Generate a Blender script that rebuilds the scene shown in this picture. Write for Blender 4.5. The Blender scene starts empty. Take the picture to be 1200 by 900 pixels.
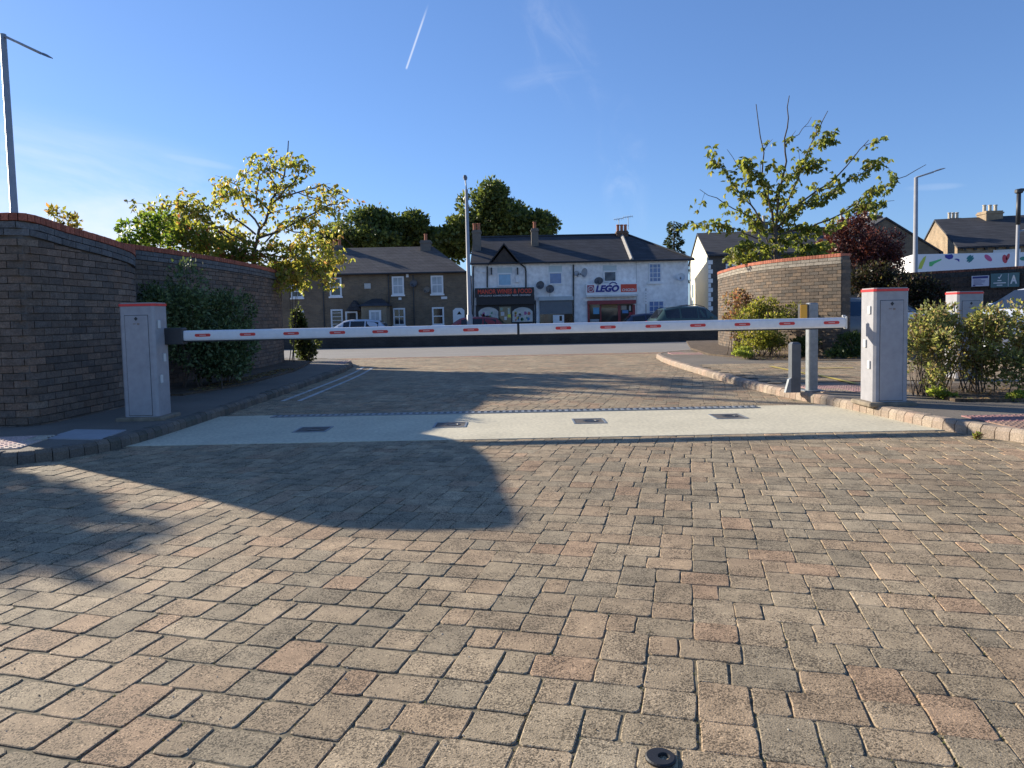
import bpy, math, random
import numpy as np
from mathutils import Vector, Matrix
random.seed(7); rng = np.random.default_rng(7)
S = bpy.context.scene
C = S.collection
R = math.radians

# ------------------------------------------------------------------ camera
FPX, W0, H0 = 832.0, 1200.0, 900.0
CAMZ, PITCH, ROLL, PY = 1.17, R(3.5), 0.020, 420.0
cam = bpy.data.cameras.new('camera'); cam_o = bpy.data.objects.new('camera', cam); C.objects.link(cam_o)
cam.sensor_fit = 'HORIZONTAL'; cam.sensor_width = 36; cam.lens = FPX / W0 * 36
cam.shift_y = -(450 - PY) / W0
cam.clip_start = .05; cam.clip_end = 3000
cam_o.location = (0, 0, CAMZ)
CR = Matrix.Rotation(R(90) - PITCH, 3, 'X') @ Matrix.Rotation(-ROLL, 3, 'Z')
cam_o.rotation_euler = CR.to_euler()
S.camera = cam_o
S.render.resolution_x, S.render.resolution_y = 1024, 768

# ------------------------------------------------------------------ sun and sky
SUN_AZ = math.atan2(-.815, .578)          # towards the sun, from +Y (negative = left)
SUN_EL = R(20.6)
SKY = .087
EXPO = 1.2
sl = bpy.data.lights.new('sun', 'SUN'); sl.energy = 3.9; sl.angle = R(.55); sl.color = (1, .90, .74)
so = bpy.data.objects.new('sun', sl); C.objects.link(so)
sd = Vector((math.sin(SUN_AZ) * math.cos(SUN_EL), math.cos(SUN_AZ) * math.cos(SUN_EL), math.sin(SUN_EL)))
so.rotation_euler = sd.to_track_quat('Z', 'Y').to_euler()
so.location = sd * 60
S.view_settings.view_transform = 'Standard'; S.view_settings.look = 'None'
S.view_settings.exposure = EXPO; S.view_settings.gamma = 1
S.view_settings.use_curve_mapping = False

def ray(px, py):
    d = Vector(((px - 600) / FPX, -(py - PY) / FPX, -1))
    return (CR @ d)
def P(px, py, Y):
    d = ray(px, py); k = Y / d.y
    return Vector((d.x * k, Y, CAMZ + d.z * k))
def G(px, py, z=0.0):
    d = ray(px, py); k = (z - CAMZ) / d.z
    return Vector((d.x * k, d.y * k, z))

w = bpy.data.worlds.new('World'); S.world = w; w.use_nodes = True
nt = w.node_tree; N = nt.nodes; L = nt.links
bg = N['Background']; bg.inputs['Strength'].default_value = SKY
sky = N.new('ShaderNodeTexSky'); sky.sky_type = 'NISHITA'; sky.sun_disc = False
sky.sun_elevation = SUN_EL; sky.sun_rotation = SUN_AZ
sky.air_density = 1.0; sky.dust_density = .15; sky.ozone_density = 3.2; sky.altitude = 50
def nnode(t, **k):
    n = N.new(t)
    for a, b in k.items(): setattr(n, a, b)
    return n
def wmath(op, a, b=None, c=None, clamp=False):
    n = nnode('ShaderNodeMath', operation=op, use_clamp=clamp)
    for i, v in enumerate((a, b, c)):
        if v is None: continue
        if hasattr(v, 'links'): L.new(v, n.inputs[i])
        else: n.inputs[i].default_value = v
    return n.outputs[0]
def wdot(sock, v):
    n = nnode('ShaderNodeVectorMath', operation='DOT_PRODUCT'); L.new(sock, n.inputs[0]); n.inputs[1].default_value = tuple(v)
    return n.outputs['Value']
def wramp(sock, a, b, lo=0., hi=1.):
    n = nnode('ShaderNodeMapRange', interpolation_type='SMOOTHSTEP'); L.new(sock, n.inputs[0])
    for i, v in enumerate((a, b, lo, hi)): n.inputs[i + 1].default_value = v
    return n.outputs[0]
tc = nnode('ShaderNodeTexCoord'); D = tc.outputs['Generated']
def basis(p, q):      # frame at sky point p with the first axis towards q
    a = ray(*p).normalized(); b = ray(*q).normalized()
    t = (b - a * a.dot(b)).normalized()
    return a, t, a.cross(t)
# soft cirrus: stretched noise masked to where the sky shows it
def cirrus(p, q, la, lb, stretch, nscale, lo, hi, amp):
    a, t, n_ = basis(p, q)
    u = wdot(D, t); v = wdot(D, n_)
    f = wdot(D, a)
    cx = nnode('ShaderNodeCombineXYZ'); L.new(wmath('MULTIPLY', u, 1 / stretch), cx.inputs[0]); L.new(v, cx.inputs[1]); L.new(f, cx.inputs[2])
    no = nnode('ShaderNodeTexNoise'); no.inputs['Scale'].default_value = nscale; no.inputs['Detail'].default_value = 6; no.inputs['Roughness'].default_value = .6
    no.inputs['Distortion'].default_value = .6
    L.new(cx.outputs[0], no.inputs['Vector'])
    m = wmath('ADD', wmath('POWER', wmath('DIVIDE', u, la), 2), wmath('POWER', wmath('DIVIDE', v, lb), 2))
    mask = wramp(m, 1.0, 0.0)
    mask = wmath('MULTIPLY', mask, wramp(f, 0, .1))
    return wmath('MULTIPLY', wmath('MULTIPLY', wramp(no.outputs[0], lo, hi), mask), amp)
parts = [cirrus((60, 235), (300, 275), .50, .11, 5, 10, .25, .75, .62),
         cirrus((100, 285), (420, 315), .42, .07, 5, 9, .2, .7, .5),
         cirrus((660, 60), (690, 110), .11, .05, 2, 22, .42, .8, .13),
         cirrus((730, 200), (735, 250), .12, .04, 1.5, 20, .42, .8, .13),
         cirrus((650, 95), (720, 90), .08, .025, 3, 22, .4, .8, .13),
         cirrus((235, 190), (290, 200), .05, .006, 3, 10, .2, .6, .15),
         cirrus((1095, 219), (1130, 217), .035, .005, 3, 10, .2, .6, .14)]
# thin aircraft trail
a, b = ray(476, 81).normalized(), ray(503, 2).normalized()
t = (b - a * a.dot(b)).normalized(); n_ = a.cross(t)
u = wdot(D, t); v = wmath('ABSOLUTE', wdot(D, n_))
trail = wmath('MULTIPLY', wramp(v, .0018, .0003), wmath('MULTIPLY', wramp(u, -.001, .002), wramp(u, .085, .05)))
trail = wmath('MULTIPLY', trail, .55)
tot = trail
tint = nnode('ShaderNodeVectorMath', operation='MULTIPLY'); gam = nnode('ShaderNodeGamma'); gam.inputs[1].default_value = .75; L.new(sky.outputs[0], gam.inputs[0]); L.new(gam.outputs[0], tint.inputs[0]); tint.inputs[1].default_value = (.65, .865, 1.26)
for p_ in parts: tot = wmath('ADD', tot, p_, clamp=True)
mix = nnode('ShaderNodeMix', data_type='RGBA'); L.new(tot, mix.inputs[0]); L.new(tint.outputs[0], mix.inputs[6])
mix.inputs[7].default_value = (4.8, 5.1, 5.7, 1)
L.new(mix.outputs[2], bg.inputs['Color'])

# ------------------------------------------------------------------ helpers
WL = {}
def tag(o, label=None, cat=None, group=None, kind=None):
    if label: o['label'] = label
    if cat: o['category'] = cat
    if group: o['group'] = group
    if kind: o['kind'] = kind
    return o
def empty(name, loc=(0, 0, 0), label=None, cat=None, group=None):
    o = bpy.data.objects.new(name, None); C.objects.link(o); o.location = loc
    o.empty_display_size = .2
    WL[o.name] = Vector(loc); return tag(o, label, cat, group)
def copy_tree(o, parent=None):
    c = o.copy(); C.objects.link(c); c.parent = parent
    WL[c.name] = WL.get(o.name, Vector())
    for ch in list(o.children): copy_tree(ch, c)
    return c

class MB:
    def __init__(s): s.v = []; s.f = []; s.m = []; s.c = []; s.col = (1, 1, 1)
    def add(s, vs, fs, mi=0, col=None):
        k = len(s.v); s.v += [tuple(v) for v in vs]
        for f in fs:
            s.f.append(tuple(i + k for i in f)); s.m.append(mi); s.c.append(col or s.col)
        return s
    def box(s, x0, x1, y0, y1, z0, z1, mi=0, col=None):
        vs = [(x, y, z) for z in (z0, z1) for y in (y0, y1) for x in (x0, x1)]
        return s.add(vs, [(0, 2, 3, 1), (4, 5, 7, 6), (0, 1, 5, 4), (2, 6, 7, 3), (0, 4, 6, 2), (1, 3, 7, 5)], mi, col)
    def bbox(s, x0, x1, y0, y1, z0, z1, b=.01, mi=0, col=None):   # box with chamfered edges
        vs = []; 
        for z, i in ((z0, b), (z0 + b, 0), (z1 - b, 0), (z1, b)):
            for (x, y, sx, sy) in ((x0, y0, 1, 1), (x1, y0, -1, 1), (x1, y1, -1, -1), (x0, y1, 1, -1)):
                ii = i
                if sx * sy > 0: vs += [(x + sx * ii, y + sy * (b + ii), z), (x + sx * (b + ii), y + sy * ii, z)]
                else: vs += [(x + sx * (b + ii), y + sy * ii, z), (x + sx * ii, y + sy * (b + ii), z)]
        fs = [tuple(range(7, -1, -1)), tuple(range(24, 32))]
        for r in range(3):
            for i in range(8):
                j = (i + 1) % 8; fs.append((r * 8 + i, r * 8 + j, r * 8 + 8 + j, r * 8 + 8 + i))
        return s.add(vs, fs, mi, col)
    def prism(s, pts, z0, z1, mi=0, col=None):                      # pts CCW in xy
        n = len(pts)
        vs = [(x, y, z0) for x, y in pts] + [(x, y, z1) for x, y in pts]
        return s.add(vs, [tuple(range(n - 1, -1, -1)), tuple(range(n, 2 * n))] + [(i, (i + 1) % n, n + (i + 1) % n, n + i) for i in range(n)], mi, col)
    def slab(s, pts, y0, y1, mi=0, col=None):                       # pts (x,z), extruded along y
        n = len(pts)
        vs = [(x, y0, z) for x, z in pts] + [(x, y1, z) for x, z in pts]
        return s.add(vs, [tuple(range(n)), tuple(range(2 * n - 1, n - 1, -1))] + [((i + 1) % n, i, n + i, n + (i + 1) % n) for i in range(n)], mi, col)
    def sheet(s, vs, mi=0, col=None): return s.add(vs, [tuple(range(len(vs)))], mi, col)
    def tube(s, pts, rad, n=8, mi=0, caps=True, col=None):
        pts = [Vector(p) for p in pts]
        if not isinstance(rad, (list, tuple)): rad = [rad] * len(pts)
        rings = []; up = None
        for i, p in enumerate(pts):
            d = (pts[min(i + 1, len(pts) - 1)] - pts[max(i - 1, 0)])
            d = d.normalized() if d.length > 1e-9 else Vector((0, 0, 1))
            if up is None: up = Vector((0, 0, 1)) if abs(d.z) < .9 else Vector((1, 0, 0))
            a = d.cross(up)
            if a.length < 1e-4: a = d.orthogonal()
            a.normalize(); up = a.cross(d)
            b = d.cross(a)
            rings.append([p + (a * math.cos(q) + b * math.sin(q)) * rad[i] for q in (2 * math.pi * j / n for j in range(n))])
        vs = [v for r in rings for v in r]; fs = []
        for i in range(len(pts) - 1):
            for j in range(n):
                k = (j + 1) % n; fs.append((i * n + j, (i + 1) * n + j, (i + 1) * n + k, i * n + k))
        if caps: fs += [tuple(range(n)), tuple(range(len(vs) - 1, len(vs) - n - 1, -1))]
        return s.add(vs, fs, mi, col)
    def lathe(s, prof, cx=0, cy=0, n=20, mi=0, col=None):           # prof (r, z)
        vs = [(cx + r * math.cos(2 * math.pi * j / n), cy + r * math.sin(2 * math.pi * j / n), z) for r, z in prof for j in range(n)]
        fs = []
        for i in range(len(prof) - 1):
            for j in range(n):
                k = (j + 1) % n; fs.append((i * n + j, i * n + k, (i + 1) * n + k, (i + 1) * n + j))
        fs += [tuple(range(n - 1, -1, -1)), tuple(range(len(vs) - n, len(vs)))]
        return s.add(vs, fs, mi, col)
    def build(s, name, mats, parent=None, smooth=False, origin=None, color=False):
        me = bpy.data.meshes.new(name)
        V = np.array(s.v, dtype=np.float64)
        if origin is None: c = Vector(((V[:, 0].min() + V[:, 0].max()) / 2, (V[:, 1].min() + V[:, 1].max()) / 2, V[:, 2].min()))
        else: c = Vector(origin)
        me.from_pydata((V - np.array(c)).tolist(), [], s.f); 
        if not isinstance(mats, (list, tuple)): mats = [mats]
        for m in mats: me.materials.append(m)
        if len(mats) > 1: me.polygons.foreach_set('material_index', s.m)
        if color:
            at = me.color_attributes.new('col', 'FLOAT_COLOR', 'CORNER')
            cc = np.repeat(np.array([(*c_[:3], 1) for c_ in s.c], dtype=np.float32), [len(f) for f in s.f], axis=0)
            at.data.foreach_set('color', cc.ravel())
        if smooth: me.polygons.foreach_set('use_smooth', [True] * len(me.polygons))
        me.update()
        o = bpy.data.objects.new(name, me); C.objects.link(o)
        o.location = c - (WL[parent.name] if parent else Vector())
        WL[o.name] = c
        if parent: o.parent = parent
        return o

# ---- materials
MT = {}
def new_mat(name):
    m = bpy.data.materials.new(name); m.use_nodes = True; return m, m.node_tree, m.node_tree.nodes['Principled BSDF']
def mat(name, col, rough=.75, var=.18, scale=6, metal=0, bump=0, bscale=None, fine=0, spec=None, attr=False, dirt=0, coords='Object'):
    if name in MT: return MT[name]
    m, t, b = new_mat(name); n = t.nodes; l = t.links
    tcn = n.new('ShaderNodeTexCoord').outputs[coords]
    no = n.new('ShaderNodeTexNoise'); no.inputs['Scale'].default_value = scale; no.inputs['Detail'].default_value = 6; no.inputs['Roughness'].default_value = .62
    l.new(tcn, no.inputs['Vector'])
    mr = n.new('ShaderNodeMapRange'); mr.inputs[1].default_value = .3; mr.inputs[2].default_value = .7
    mr.inputs[3].default_value = 1 - var; mr.inputs[4].default_value = 1 + var; l.new(no.outputs[0], mr.inputs[0])
    f = mr.outputs[0]
    if fine:
        n2 = n.new('ShaderNodeTexNoise'); n2.inputs['Scale'].default_value = fine; n2.inputs['Detail'].default_value = 3; l.new(tcn, n2.inputs['Vector'])
        m2 = n.new('ShaderNodeMapRange'); m2.inputs[1].default_value = .3; m2.inputs[2].default_value = .7; m2.inputs[3].default_value = 1 - var * 1.4; m2.inputs[4].default_value = 1 + var * 1.4
        l.new(n2.outputs[0], m2.inputs[0]); mm = n.new('ShaderNodeMath'); mm.operation = 'MULTIPLY'; l.new(f, mm.inputs[0]); l.new(m2.outputs[0], mm.inputs[1]); f = mm.outputs[0]
    vm = n.new('ShaderNodeVectorMath'); vm.operation = 'SCALE'; l.new(f, vm.inputs['Scale'])
    if attr:
        at = n.new('ShaderNodeAttribute'); at.attribute_name = 'col'
        mu = n.new('ShaderNodeVectorMath'); mu.operation = 'MULTIPLY'; l.new(at.outputs['Color'], mu.inputs[0]); mu.inputs[1].default_value = col[:3]; l.new(mu.outputs[0], vm.inputs[0])
    else: vm.inputs[0].default_value = col[:3]
    l.new(vm.outputs[0], b.inputs['Base Color'])
    b.inputs['Roughness'].default_value = rough; b.inputs['Metallic'].default_value = metal
    if spec is not None: b.inputs['Specular IOR Level'].default_value = spec
    if bump:
        nb = n.new('ShaderNodeTexNoise'); nb.inputs['Scale'].default_value = bscale or 60; nb.inputs['Detail'].default_value = 4; l.new(tcn, nb.inputs['Vector'])
        bp = n.new('ShaderNodeBump'); bp.inputs['Strength'].default_value = bump; bp.inputs['Distance'].default_value = .01; l.new(nb.outputs[0], bp.inputs['Height']); l.new(bp.outputs[0], b.inputs['Normal'])
    MT[name] = m; return m
def leafmat(name, rough=.45, trans=.45, tint=(1, 1, 1)):
    m, t, b = new_mat(name); n = t.nodes; l = t.links
    at = n.new('ShaderNodeAttribute'); at.attribute_name = 'col'
    b.inputs['Roughness'].default_value = rough; b.inputs['Specular IOR Level'].default_value = .35
    l.new(at.outputs['Color'], b.inputs['Base Color'])
    tr = n.new('ShaderNodeBsdfTranslucent')
    mu = n.new('ShaderNodeVectorMath'); mu.operation = 'MULTIPLY'; l.new(at.outputs['Color'], mu.inputs[0]); mu.inputs[1].default_value = (1.45, 1.4, .85)
    l.new(mu.outputs[0], tr.inputs['Color'])
    mx = n.new('ShaderNodeMixShader'); mx.inputs[0].default_value = trans
    l.new(b.outputs[0], mx.inputs[1]); l.new(tr.outputs[0], mx.inputs[2]); l.new(mx.outputs[0], n['Material Output'].inputs['Surface'])
    MT[name] = m; return m
def glass(name, col=(.02, .025, .03), rough=.06):
    m = mat(name, col, rough, .3, 1.5); m.node_tree.nodes['Principled BSDF'].inputs['Specular IOR Level'].default_value = .8
    return m

def brickmat(name, c1, c2, mortar, bw=.225, bh=.075, ms=.012, var=.3, axis='XZ', rough=.9):
    m, t, b = new_mat(name); n = t.nodes; l = t.links
    tcn = n.new('ShaderNodeTexCoord').outputs['Object']
    sp = n.new('ShaderNodeSeparateXYZ'); l.new(tcn, sp.inputs[0])
    ad = n.new('ShaderNodeMath'); ad.operation = 'ADD'; l.new(sp.outputs[0], ad.inputs[0]); l.new(sp.outputs[1], ad.inputs[1])
    cb = n.new('ShaderNodeCombineXYZ'); l.new(ad.outputs[0], cb.inputs[0]); l.new(sp.outputs[2], cb.inputs[1])
    br = n.new('ShaderNodeTexBrick'); l.new(cb.outputs[0], br.inputs['Vector'])
    br.inputs['Scale'].default_value = 1; br.inputs['Brick Width'].default_value = bw; br.inputs['Row Height'].default_value = bh
    br.inputs['Mortar Size'].default_value = ms; br.inputs['Mortar Smooth'].default_value = .2
    br.inputs['Color1'].default_value = (*c1, 1); br.inputs['Color2'].default_value = (*c2, 1); br.inputs['Mortar'].default_value = (*mortar, 1)
    no = n.new('ShaderNodeTexNoise'); no.inputs['Scale'].default_value = .9; no.inputs['Detail'].default_value = 8; no.inputs['Roughness'].default_value = .7; l.new(tcn, no.inputs['Vector'])
    mr = n.new('ShaderNodeMapRange'); mr.inputs[1].default_value = .3; mr.inputs[2].default_value = .7; mr.inputs[3].default_value = 1 - var; mr.inputs[4].default_value = 1 + var; l.new(no.outputs[0], mr.inputs[0])
    vm = n.new('ShaderNodeVectorMath'); vm.operation = 'SCALE'; l.new(br.outputs['Color'], vm.inputs[0]); l.new(mr.outputs[0], vm.inputs['Scale'])
    l.new(vm.outputs[0], b.inputs['Base Color']); b.inputs['Roughness'].default_value = rough
    MT[name] = m; return m

# paving blocks: colour per block, black and pale aggregate specks, moss dulled patches
def pavermat():
    m, t, b = new_mat('paving_blocks'); n = t.nodes; l = t.links
    tcn = n.new('ShaderNodeTexCoord').outputs['Object']
    at = n.new('ShaderNodeAttribute'); at.attribute_name = 'col'
    def noise(sc, det=3, ro=.6):
        x = n.new('ShaderNodeTexNoise'); x.inputs['Scale'].default_value = sc; x.inputs['Detail'].default_value = det; x.inputs['Roughness'].default_value = ro; l.new(tcn, x.inputs['Vector']); return x.outputs[0]
    def mrn(s_, a, b_, c, d):
        x = n.new('ShaderNodeMapRange'); l.new(s_, x.inputs[0])
        for i, v in enumerate((a, b_, c, d)): x.inputs[i + 1].default_value = v
        return x.outputs[0]
    def mul(a, b_):
        x = n.new('ShaderNodeMath'); x.operation = 'MULTIPLY'; l.new(a, x.inputs[0]); l.new(b_, x.inputs[1]); return x.outputs[0]
    blot = noise(14, 5)
    big = mrn(noise(.8, 6, .65), .3, .7, .74, 1.24)
    fine = mrn(noise(230, 2), .3, .7, .72, 1.3)
    med = mrn(blot, .3, .7, .82, 1.18)
    # dark aggregate specks, denser in some blocks and patches
    vo = n.new('ShaderNodeTexVoronoi'); vo.inputs['Scale'].default_value = 210; l.new(tcn, vo.inputs['Vector'])
    cs = n.new('ShaderNodeSeparateColor'); l.new(vo.outputs['Color'], cs.inputs[0])
    thr = mrn(noise(6, 4), .38, .64, .02, .52)
    lt = n.new('ShaderNodeMath'); lt.operation = 'LESS_THAN'; l.new(cs.outputs[0], lt.inputs[0]); l.new(thr, lt.inputs[1])
    dk = mrn(lt.outputs[0], 0, 1, 1, .38)
    gt = n.new('ShaderNodeMath'); gt.operation = 'GREATER_THAN'; l.new(cs.outputs[1], gt.inputs[0]); gt.inputs[1].default_value = .93
    lg = mrn(gt.outputs[0], 0, 1, 1, 1.45)
    f = mul(mul(mul(big, fine), mul(dk, lg)), med)
    vm = n.new('ShaderNodeVectorMath'); vm.operation = 'SCALE'; l.new(at.outputs['Color'], vm.inputs[0]); l.new(f, vm.inputs['Scale'])
    l.new(vm.outputs[0], b.inputs['Base Color']); b.inputs['Roughness'].default_value = .82
    b.inputs['Specular IOR Level'].default_value = .3
    bp = n.new('ShaderNodeBump'); bp.inputs['Strength'].default_value = .55; bp.inputs['Distance'].default_value = .004
    l.new(noise(170, 3), bp.inputs['Height']); l.new(bp.outputs[0], b.inputs['Normal'])
    return m
M_PAVER = pavermat()
M_JOINT = mat('joint_soil', (.15, .125, .08), .95, .45, 3, fine=40)
M_ASPH = mat('asphalt', (.165, .142, .115), .9, .16, .8, fine=160, bump=.5, bscale=150)
M_ROAD = mat('worn_asphalt', (.235, .215, .19), .9, .1, .5, fine=60, bump=.4, bscale=120)
M_CONC = mat('concrete', (.57, .515, .375), .85, .11, 1.3, fine=28, bump=.3, bscale=90)
M_KERB = mat('kerb_blocks', (1, 1, 1), .85, .2, 9, fine=90, attr=True, bump=.5, bscale=80)
M_WBRICK = mat('wall_bricks', (1, 1, 1), .9, .22, 12, fine=60, attr=True, bump=.6, bscale=70)
M_MORTAR = mat('mortar', (.125, .11, .095), .95, .2, 6)
M_SOIL = mat('soil', (.10, .07, .045), .95, .4, 4, fine=40, bump=1, bscale=30)
M_STEEL = mat('galvanised', (.25, .27, .285), .55, .2, 14, metal=.35)
M_LAMP = mat('lamp_column_paint', (.33, .33, .34), .5, .1, 3)
M_DARKM = mat('dark_metal', (.03, .032, .036), .5, .2, 5)
M_BARK = mat('bark', (.10, .075, .055), .9, .3, 12)
M_WHITE = mat('white_paint', (.8, .8, .8), .5, .05, 3)
M_UPVC = mat('white_frames', (.72, .73, .74), .4, .04, 3)
M_GLASS = glass('window_glass')
M_RED = mat('red_reflector', (.62, .03, .03), .35, .05, 5)
M_CAB = mat('cabinet_paint', (.33, .325, .34), .45, .06, 2.6, fine=14)
M_BLACK = mat('black_rubber', (.015, .015, .017), .55, .2, 20)
M_TXTW = mat('pale_lettering', (.75, .75, .75), .5, 0, 1)

# ------------------------------------------------------------------ ground
def zg(Y):
    t = min(1, max(0, (Y - 12) / 24.)); return -.35 * t * t * (3 - 2 * t)
YS = [-8, 0, 6, 12, 14, 16, 18, 20, 22, 24, 26, 28, 30, 32, 34, 36, 40, 60, 200, 1500]
g = MB()
XS = [-1500, -60, 60, 1500]
for i in range(len(YS) - 1):
    for j in range(3):
        y0, y1 = YS[i], YS[i + 1]; x0, x1 = XS[j], XS[j + 1]
        g.sheet([(x0, y0, zg(y0) - .0042), (x1, y0, zg(y0) - .0042), (x1, y1, zg(y1) - .0042), (x0, y1, zg(y1) - .0042)])
tag(g.build('ground', M_JOINT, origin=(0, 0, 0)), kind='structure')

KL = [(-14, 5.0), (-7, 5.45), (-4.24, 5.88), (-3.88, 6.12), (-3.68, 6.6), (-3.61, 7.2), (-3.58, 8.5), (-3.58, 11), (-3.64, 14), (-3.84, 16.6), (-4.2, 18.6), (-5.0, 20.4), (-6.6, 22), (-9.5, 23.2), (-40, 23.7)]
KR = [(8.5, 1.2), (5.6, 3.9), (4.75, 5.0), (4.32, 5.97), (4.12, 6.5), (4.0, 7.0), (3.95, 7.5), (3.84, 8.4), (3.62, 9.6), (3.50, 11.6), (3.52, 15), (3.75, 18), (4.25, 20.4), (5.6, 22.2), (9, 23.4), (40, 23.9)]
def smooth_line(pts, step):
    P_ = [Vector((*p, 0)) for p in pts]; out = []
    for i in range(len(P_) - 1):
        p0, p1, p2, p3 = P_[max(i - 1, 0)], P_[i], P_[i + 1], P_[min(i + 2, len(P_) - 1)]
        n = max(2, int((p2 - p1).length / step))
        m1 = (p2 - p0) * .5; m2 = (p3 - p1) * .5; Ls = (p2 - p1).length
        m1 = m1.normalized() * Ls if m1.length else m1; m2 = m2.normalized() * Ls if m2.length else m2
        for k in range(n):
            t = k / n
            out.append((2*t**3-3*t**2+1)*p1 + (t**3-2*t**2+t)*m1 + (-2*t**3+3*t**2)*p2 + (t**3-t**2)*m2)
    out.append(P_[-1]); return [(v.x, v.y) for v in out]
def resample(pts, step):
    out = [pts[0]]; acc = 0; 
    for i in range(len(pts) - 1):
        a, b = Vector(pts[i]), Vector(pts[i + 1]); d = (b - a).length; s0 = 0
        while acc + d - s0 >= step:
            s0 += step - acc; acc = 0; out.append(tuple(a + (b - a) * (s0 / d)))
        acc += d - s0
    return out
KLs = smooth_line(KL, .15); KRs = smooth_line(KR, .15)
def xat(line, y):
    for i in range(len(line) - 1):
        if line[i][1] <= y <= line[i + 1][1]:
            t = (y - line[i][1]) / max(1e-6, line[i + 1][1] - line[i][1]); return line[i][0] + t * (line[i + 1][0] - line[i][0])
    return None
def inside_road(x, y):
    if y > 23.75 or y < -.6: return False
    xl = xat(KLs, y); xr = xat(KRs, y)
    return (xl is None or x > xl - .02) and (xr is None or x < xr + .02)

# paving pattern: four-block repeat (big, flat, small + long)
PHI = math.atan((812 - 600) / FPX)
ex = Vector((math.cos(PHI), -math.sin(PHI))); ey = Vector((math.sin(PHI), math.cos(PHI)))
U, A_, B_, D_ = .160, .151, .226, .151
HT = {0: A_, 1: B_, 2: D_, 3: D_}; PER = A_ + B_ + 2 * D_
cum = [0]
for r in range(4): cum.append(cum[-1] + HT[(0 - r) % 4])
def Tc(c, r):
    q = r - c; return (q // 4) * PER + cum[q % 4] + c * D_
def hash2(a, b): 
    return random.Random(a * 7349 + b * 9173 + 11)
TONES = [((0.375, 0.271, 0.168), 3.5), ((0.357, 0.271, 0.172), 4.5), ((0.336, 0.263, 0.168), 3.4), ((0.313, 0.251, 0.165), 2.4), ((0.282, 0.227, 0.149), 1), ((0.388, 0.299, 0.191), 1.6), ((0.388, 0.263, 0.161), 1.4)]
def tone(r_):
    k = r_.uniform(0, sum(w_ for _, w_ in TONES))
    for c_, w_ in TONES:
        k -= w_
        if k <= 0: break
    s_ = r_.uniform(.88, 1.10); return tuple(x * s_ for x in c_)
def wob(x, y):
    return (.018 * math.sin(x * 1.3 + y * .7) + .012 * math.sin(y * 2.1 - x * .9), .016 * math.sin(x * .9 - y * 1.7 + 2) + .01 * math.sin(x * 2.7 + 1))
def lay(test, zf, xr_, yr_, near=11.0, detail=True):
    m = MB()
    cs = [(Vector((x, y)).dot(ex), Vector((x, y)).dot(ey)) for x in xr_ for y in yr_]
    s0, s1 = min(c_[0] for c_ in cs), max(c_[0] for c_ in cs); t0, t1 = min(c_[1] for c_ in cs), max(c_[1] for c_ in cs)
    for c_ in range(int(s0 / U) - 2, int(s1 / U) + 2):
        # T measured downwards (towards -t)
        rmin = int((-t1 - c_ * D_) / PER * 4) + c_ - 6; rmax = int((-t0 - c_ * D_) / PER * 4) + c_ + 6
        for r in range(rmin, rmax):
            ty = (c_ - r) % 4
            if ty == 3: continue
            top = -Tc(c_, r); h = HT[ty]; sx = c_ * U
            blocks = [(sx, sx + U)] if ty < 2 else [(sx, sx + .108), (sx + .108, sx + 2 * U)]
            for bi, (a0, a1) in enumerate(blocks):
                cx, cy = (ex * ((a0 + a1) / 2) + ey * (top - h / 2))
                if not (xr_[0] < cx < xr_[1] and yr_[0] < cy < yr_[1]) or not test(cx, cy): continue
                rr = hash2(c_, r * 2 + bi)
                z = zf(cy) + rr.uniform(-.0014, .0012); gx, gy = rr.uniform(-.009, .009), rr.uniform(-.009, .009)
                rot = rr.uniform(-.012, .012); g_ = .0019 + rr.uniform(0, .0022)
                hw, hh = (a1 - a0) / 2 - g_, h / 2 - g_
                col = tone(rr); ox, oy = wob(cx, cy); fx, fy = cx + ox, cy + oy
                def pt(u, v, dz):
                    u, v = u - v * rot, v + u * rot
                    q = ex * u + ey * v
                    return (fx + q.x, fy + q.y, z + dz + gx * u + gy * v)
                if cy < near:
                    k = rr.uniform(.008, .018); jit = lambda: rr.uniform(-.0032, .0026)
                    o = []
                    if cy < 5.5 :
                        for (qx, qy) in ((1, 1), (-1, 1), (-1, -1), (1, -1)):
                            cn = [(qx * hw, qy * (hh - k)), (qx * (hw - k * .32), qy * (hh - k * .32)), (qx * (hw - k), qy * hh)]
                            if qx * qy < 0: cn = cn[::-1]
                            o += [(a_ + jit(), b_ + jit()) for a_, b_ in cn]
                            nx_ = {(1, 1): (0, 1), (-1, 1): (-1, 0), (-1, -1): (0, -1), (1, -1): (1, 0)}[(qx, qy)]
                            o.append((nx_[0] * hw + jit(), nx_[1] * hh + jit()))
                    else:
                        for (qx, qy) in ((1, 1), (-1, 1), (-1, -1), (1, -1)):
                            cn = [(qx * hw, qy * (hh - k)), (qx * (hw - k), qy * hh)]
                            if qx * qy < 0: cn = cn[::-1]
                            o += [(a_ + jit(), b_ + jit()) for a_, b_ in cn]
                    n = len(o); bv = .003
                    vs = [pt(a_, b_, -.010) for a_, b_ in o] + [pt(a_, b_, -.0018) for a_, b_ in o] + [pt(a_ * (1 - bv / hw), b_ * (1 - bv / hh), 0) for a_, b_ in o]
                    fs = [(i, (i + 1) % n, n + (i + 1) % n, n + i) for i in range(n)] + [(n + i, n + (i + 1) % n, 2 * n + (i + 1) % n, 2 * n + i) for i in range(n)] + [tuple(range(2 * n, 3 * n))]
                    m.add(vs, fs, 0, col)
                else:
                    m.add([pt(-hw, -hh, 0), pt(hw, -hh, 0), pt(hw, hh, 0), pt(-hw, hh, 0)], [(0, 1, 2, 3)], 0, col)
    return m
CF = [G(150, 524.5), G(1078, 503.5), G(935, 472), G(255, 492)]     # concrete strip corners
CYn, CYf = 6.66, 8.62
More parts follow.
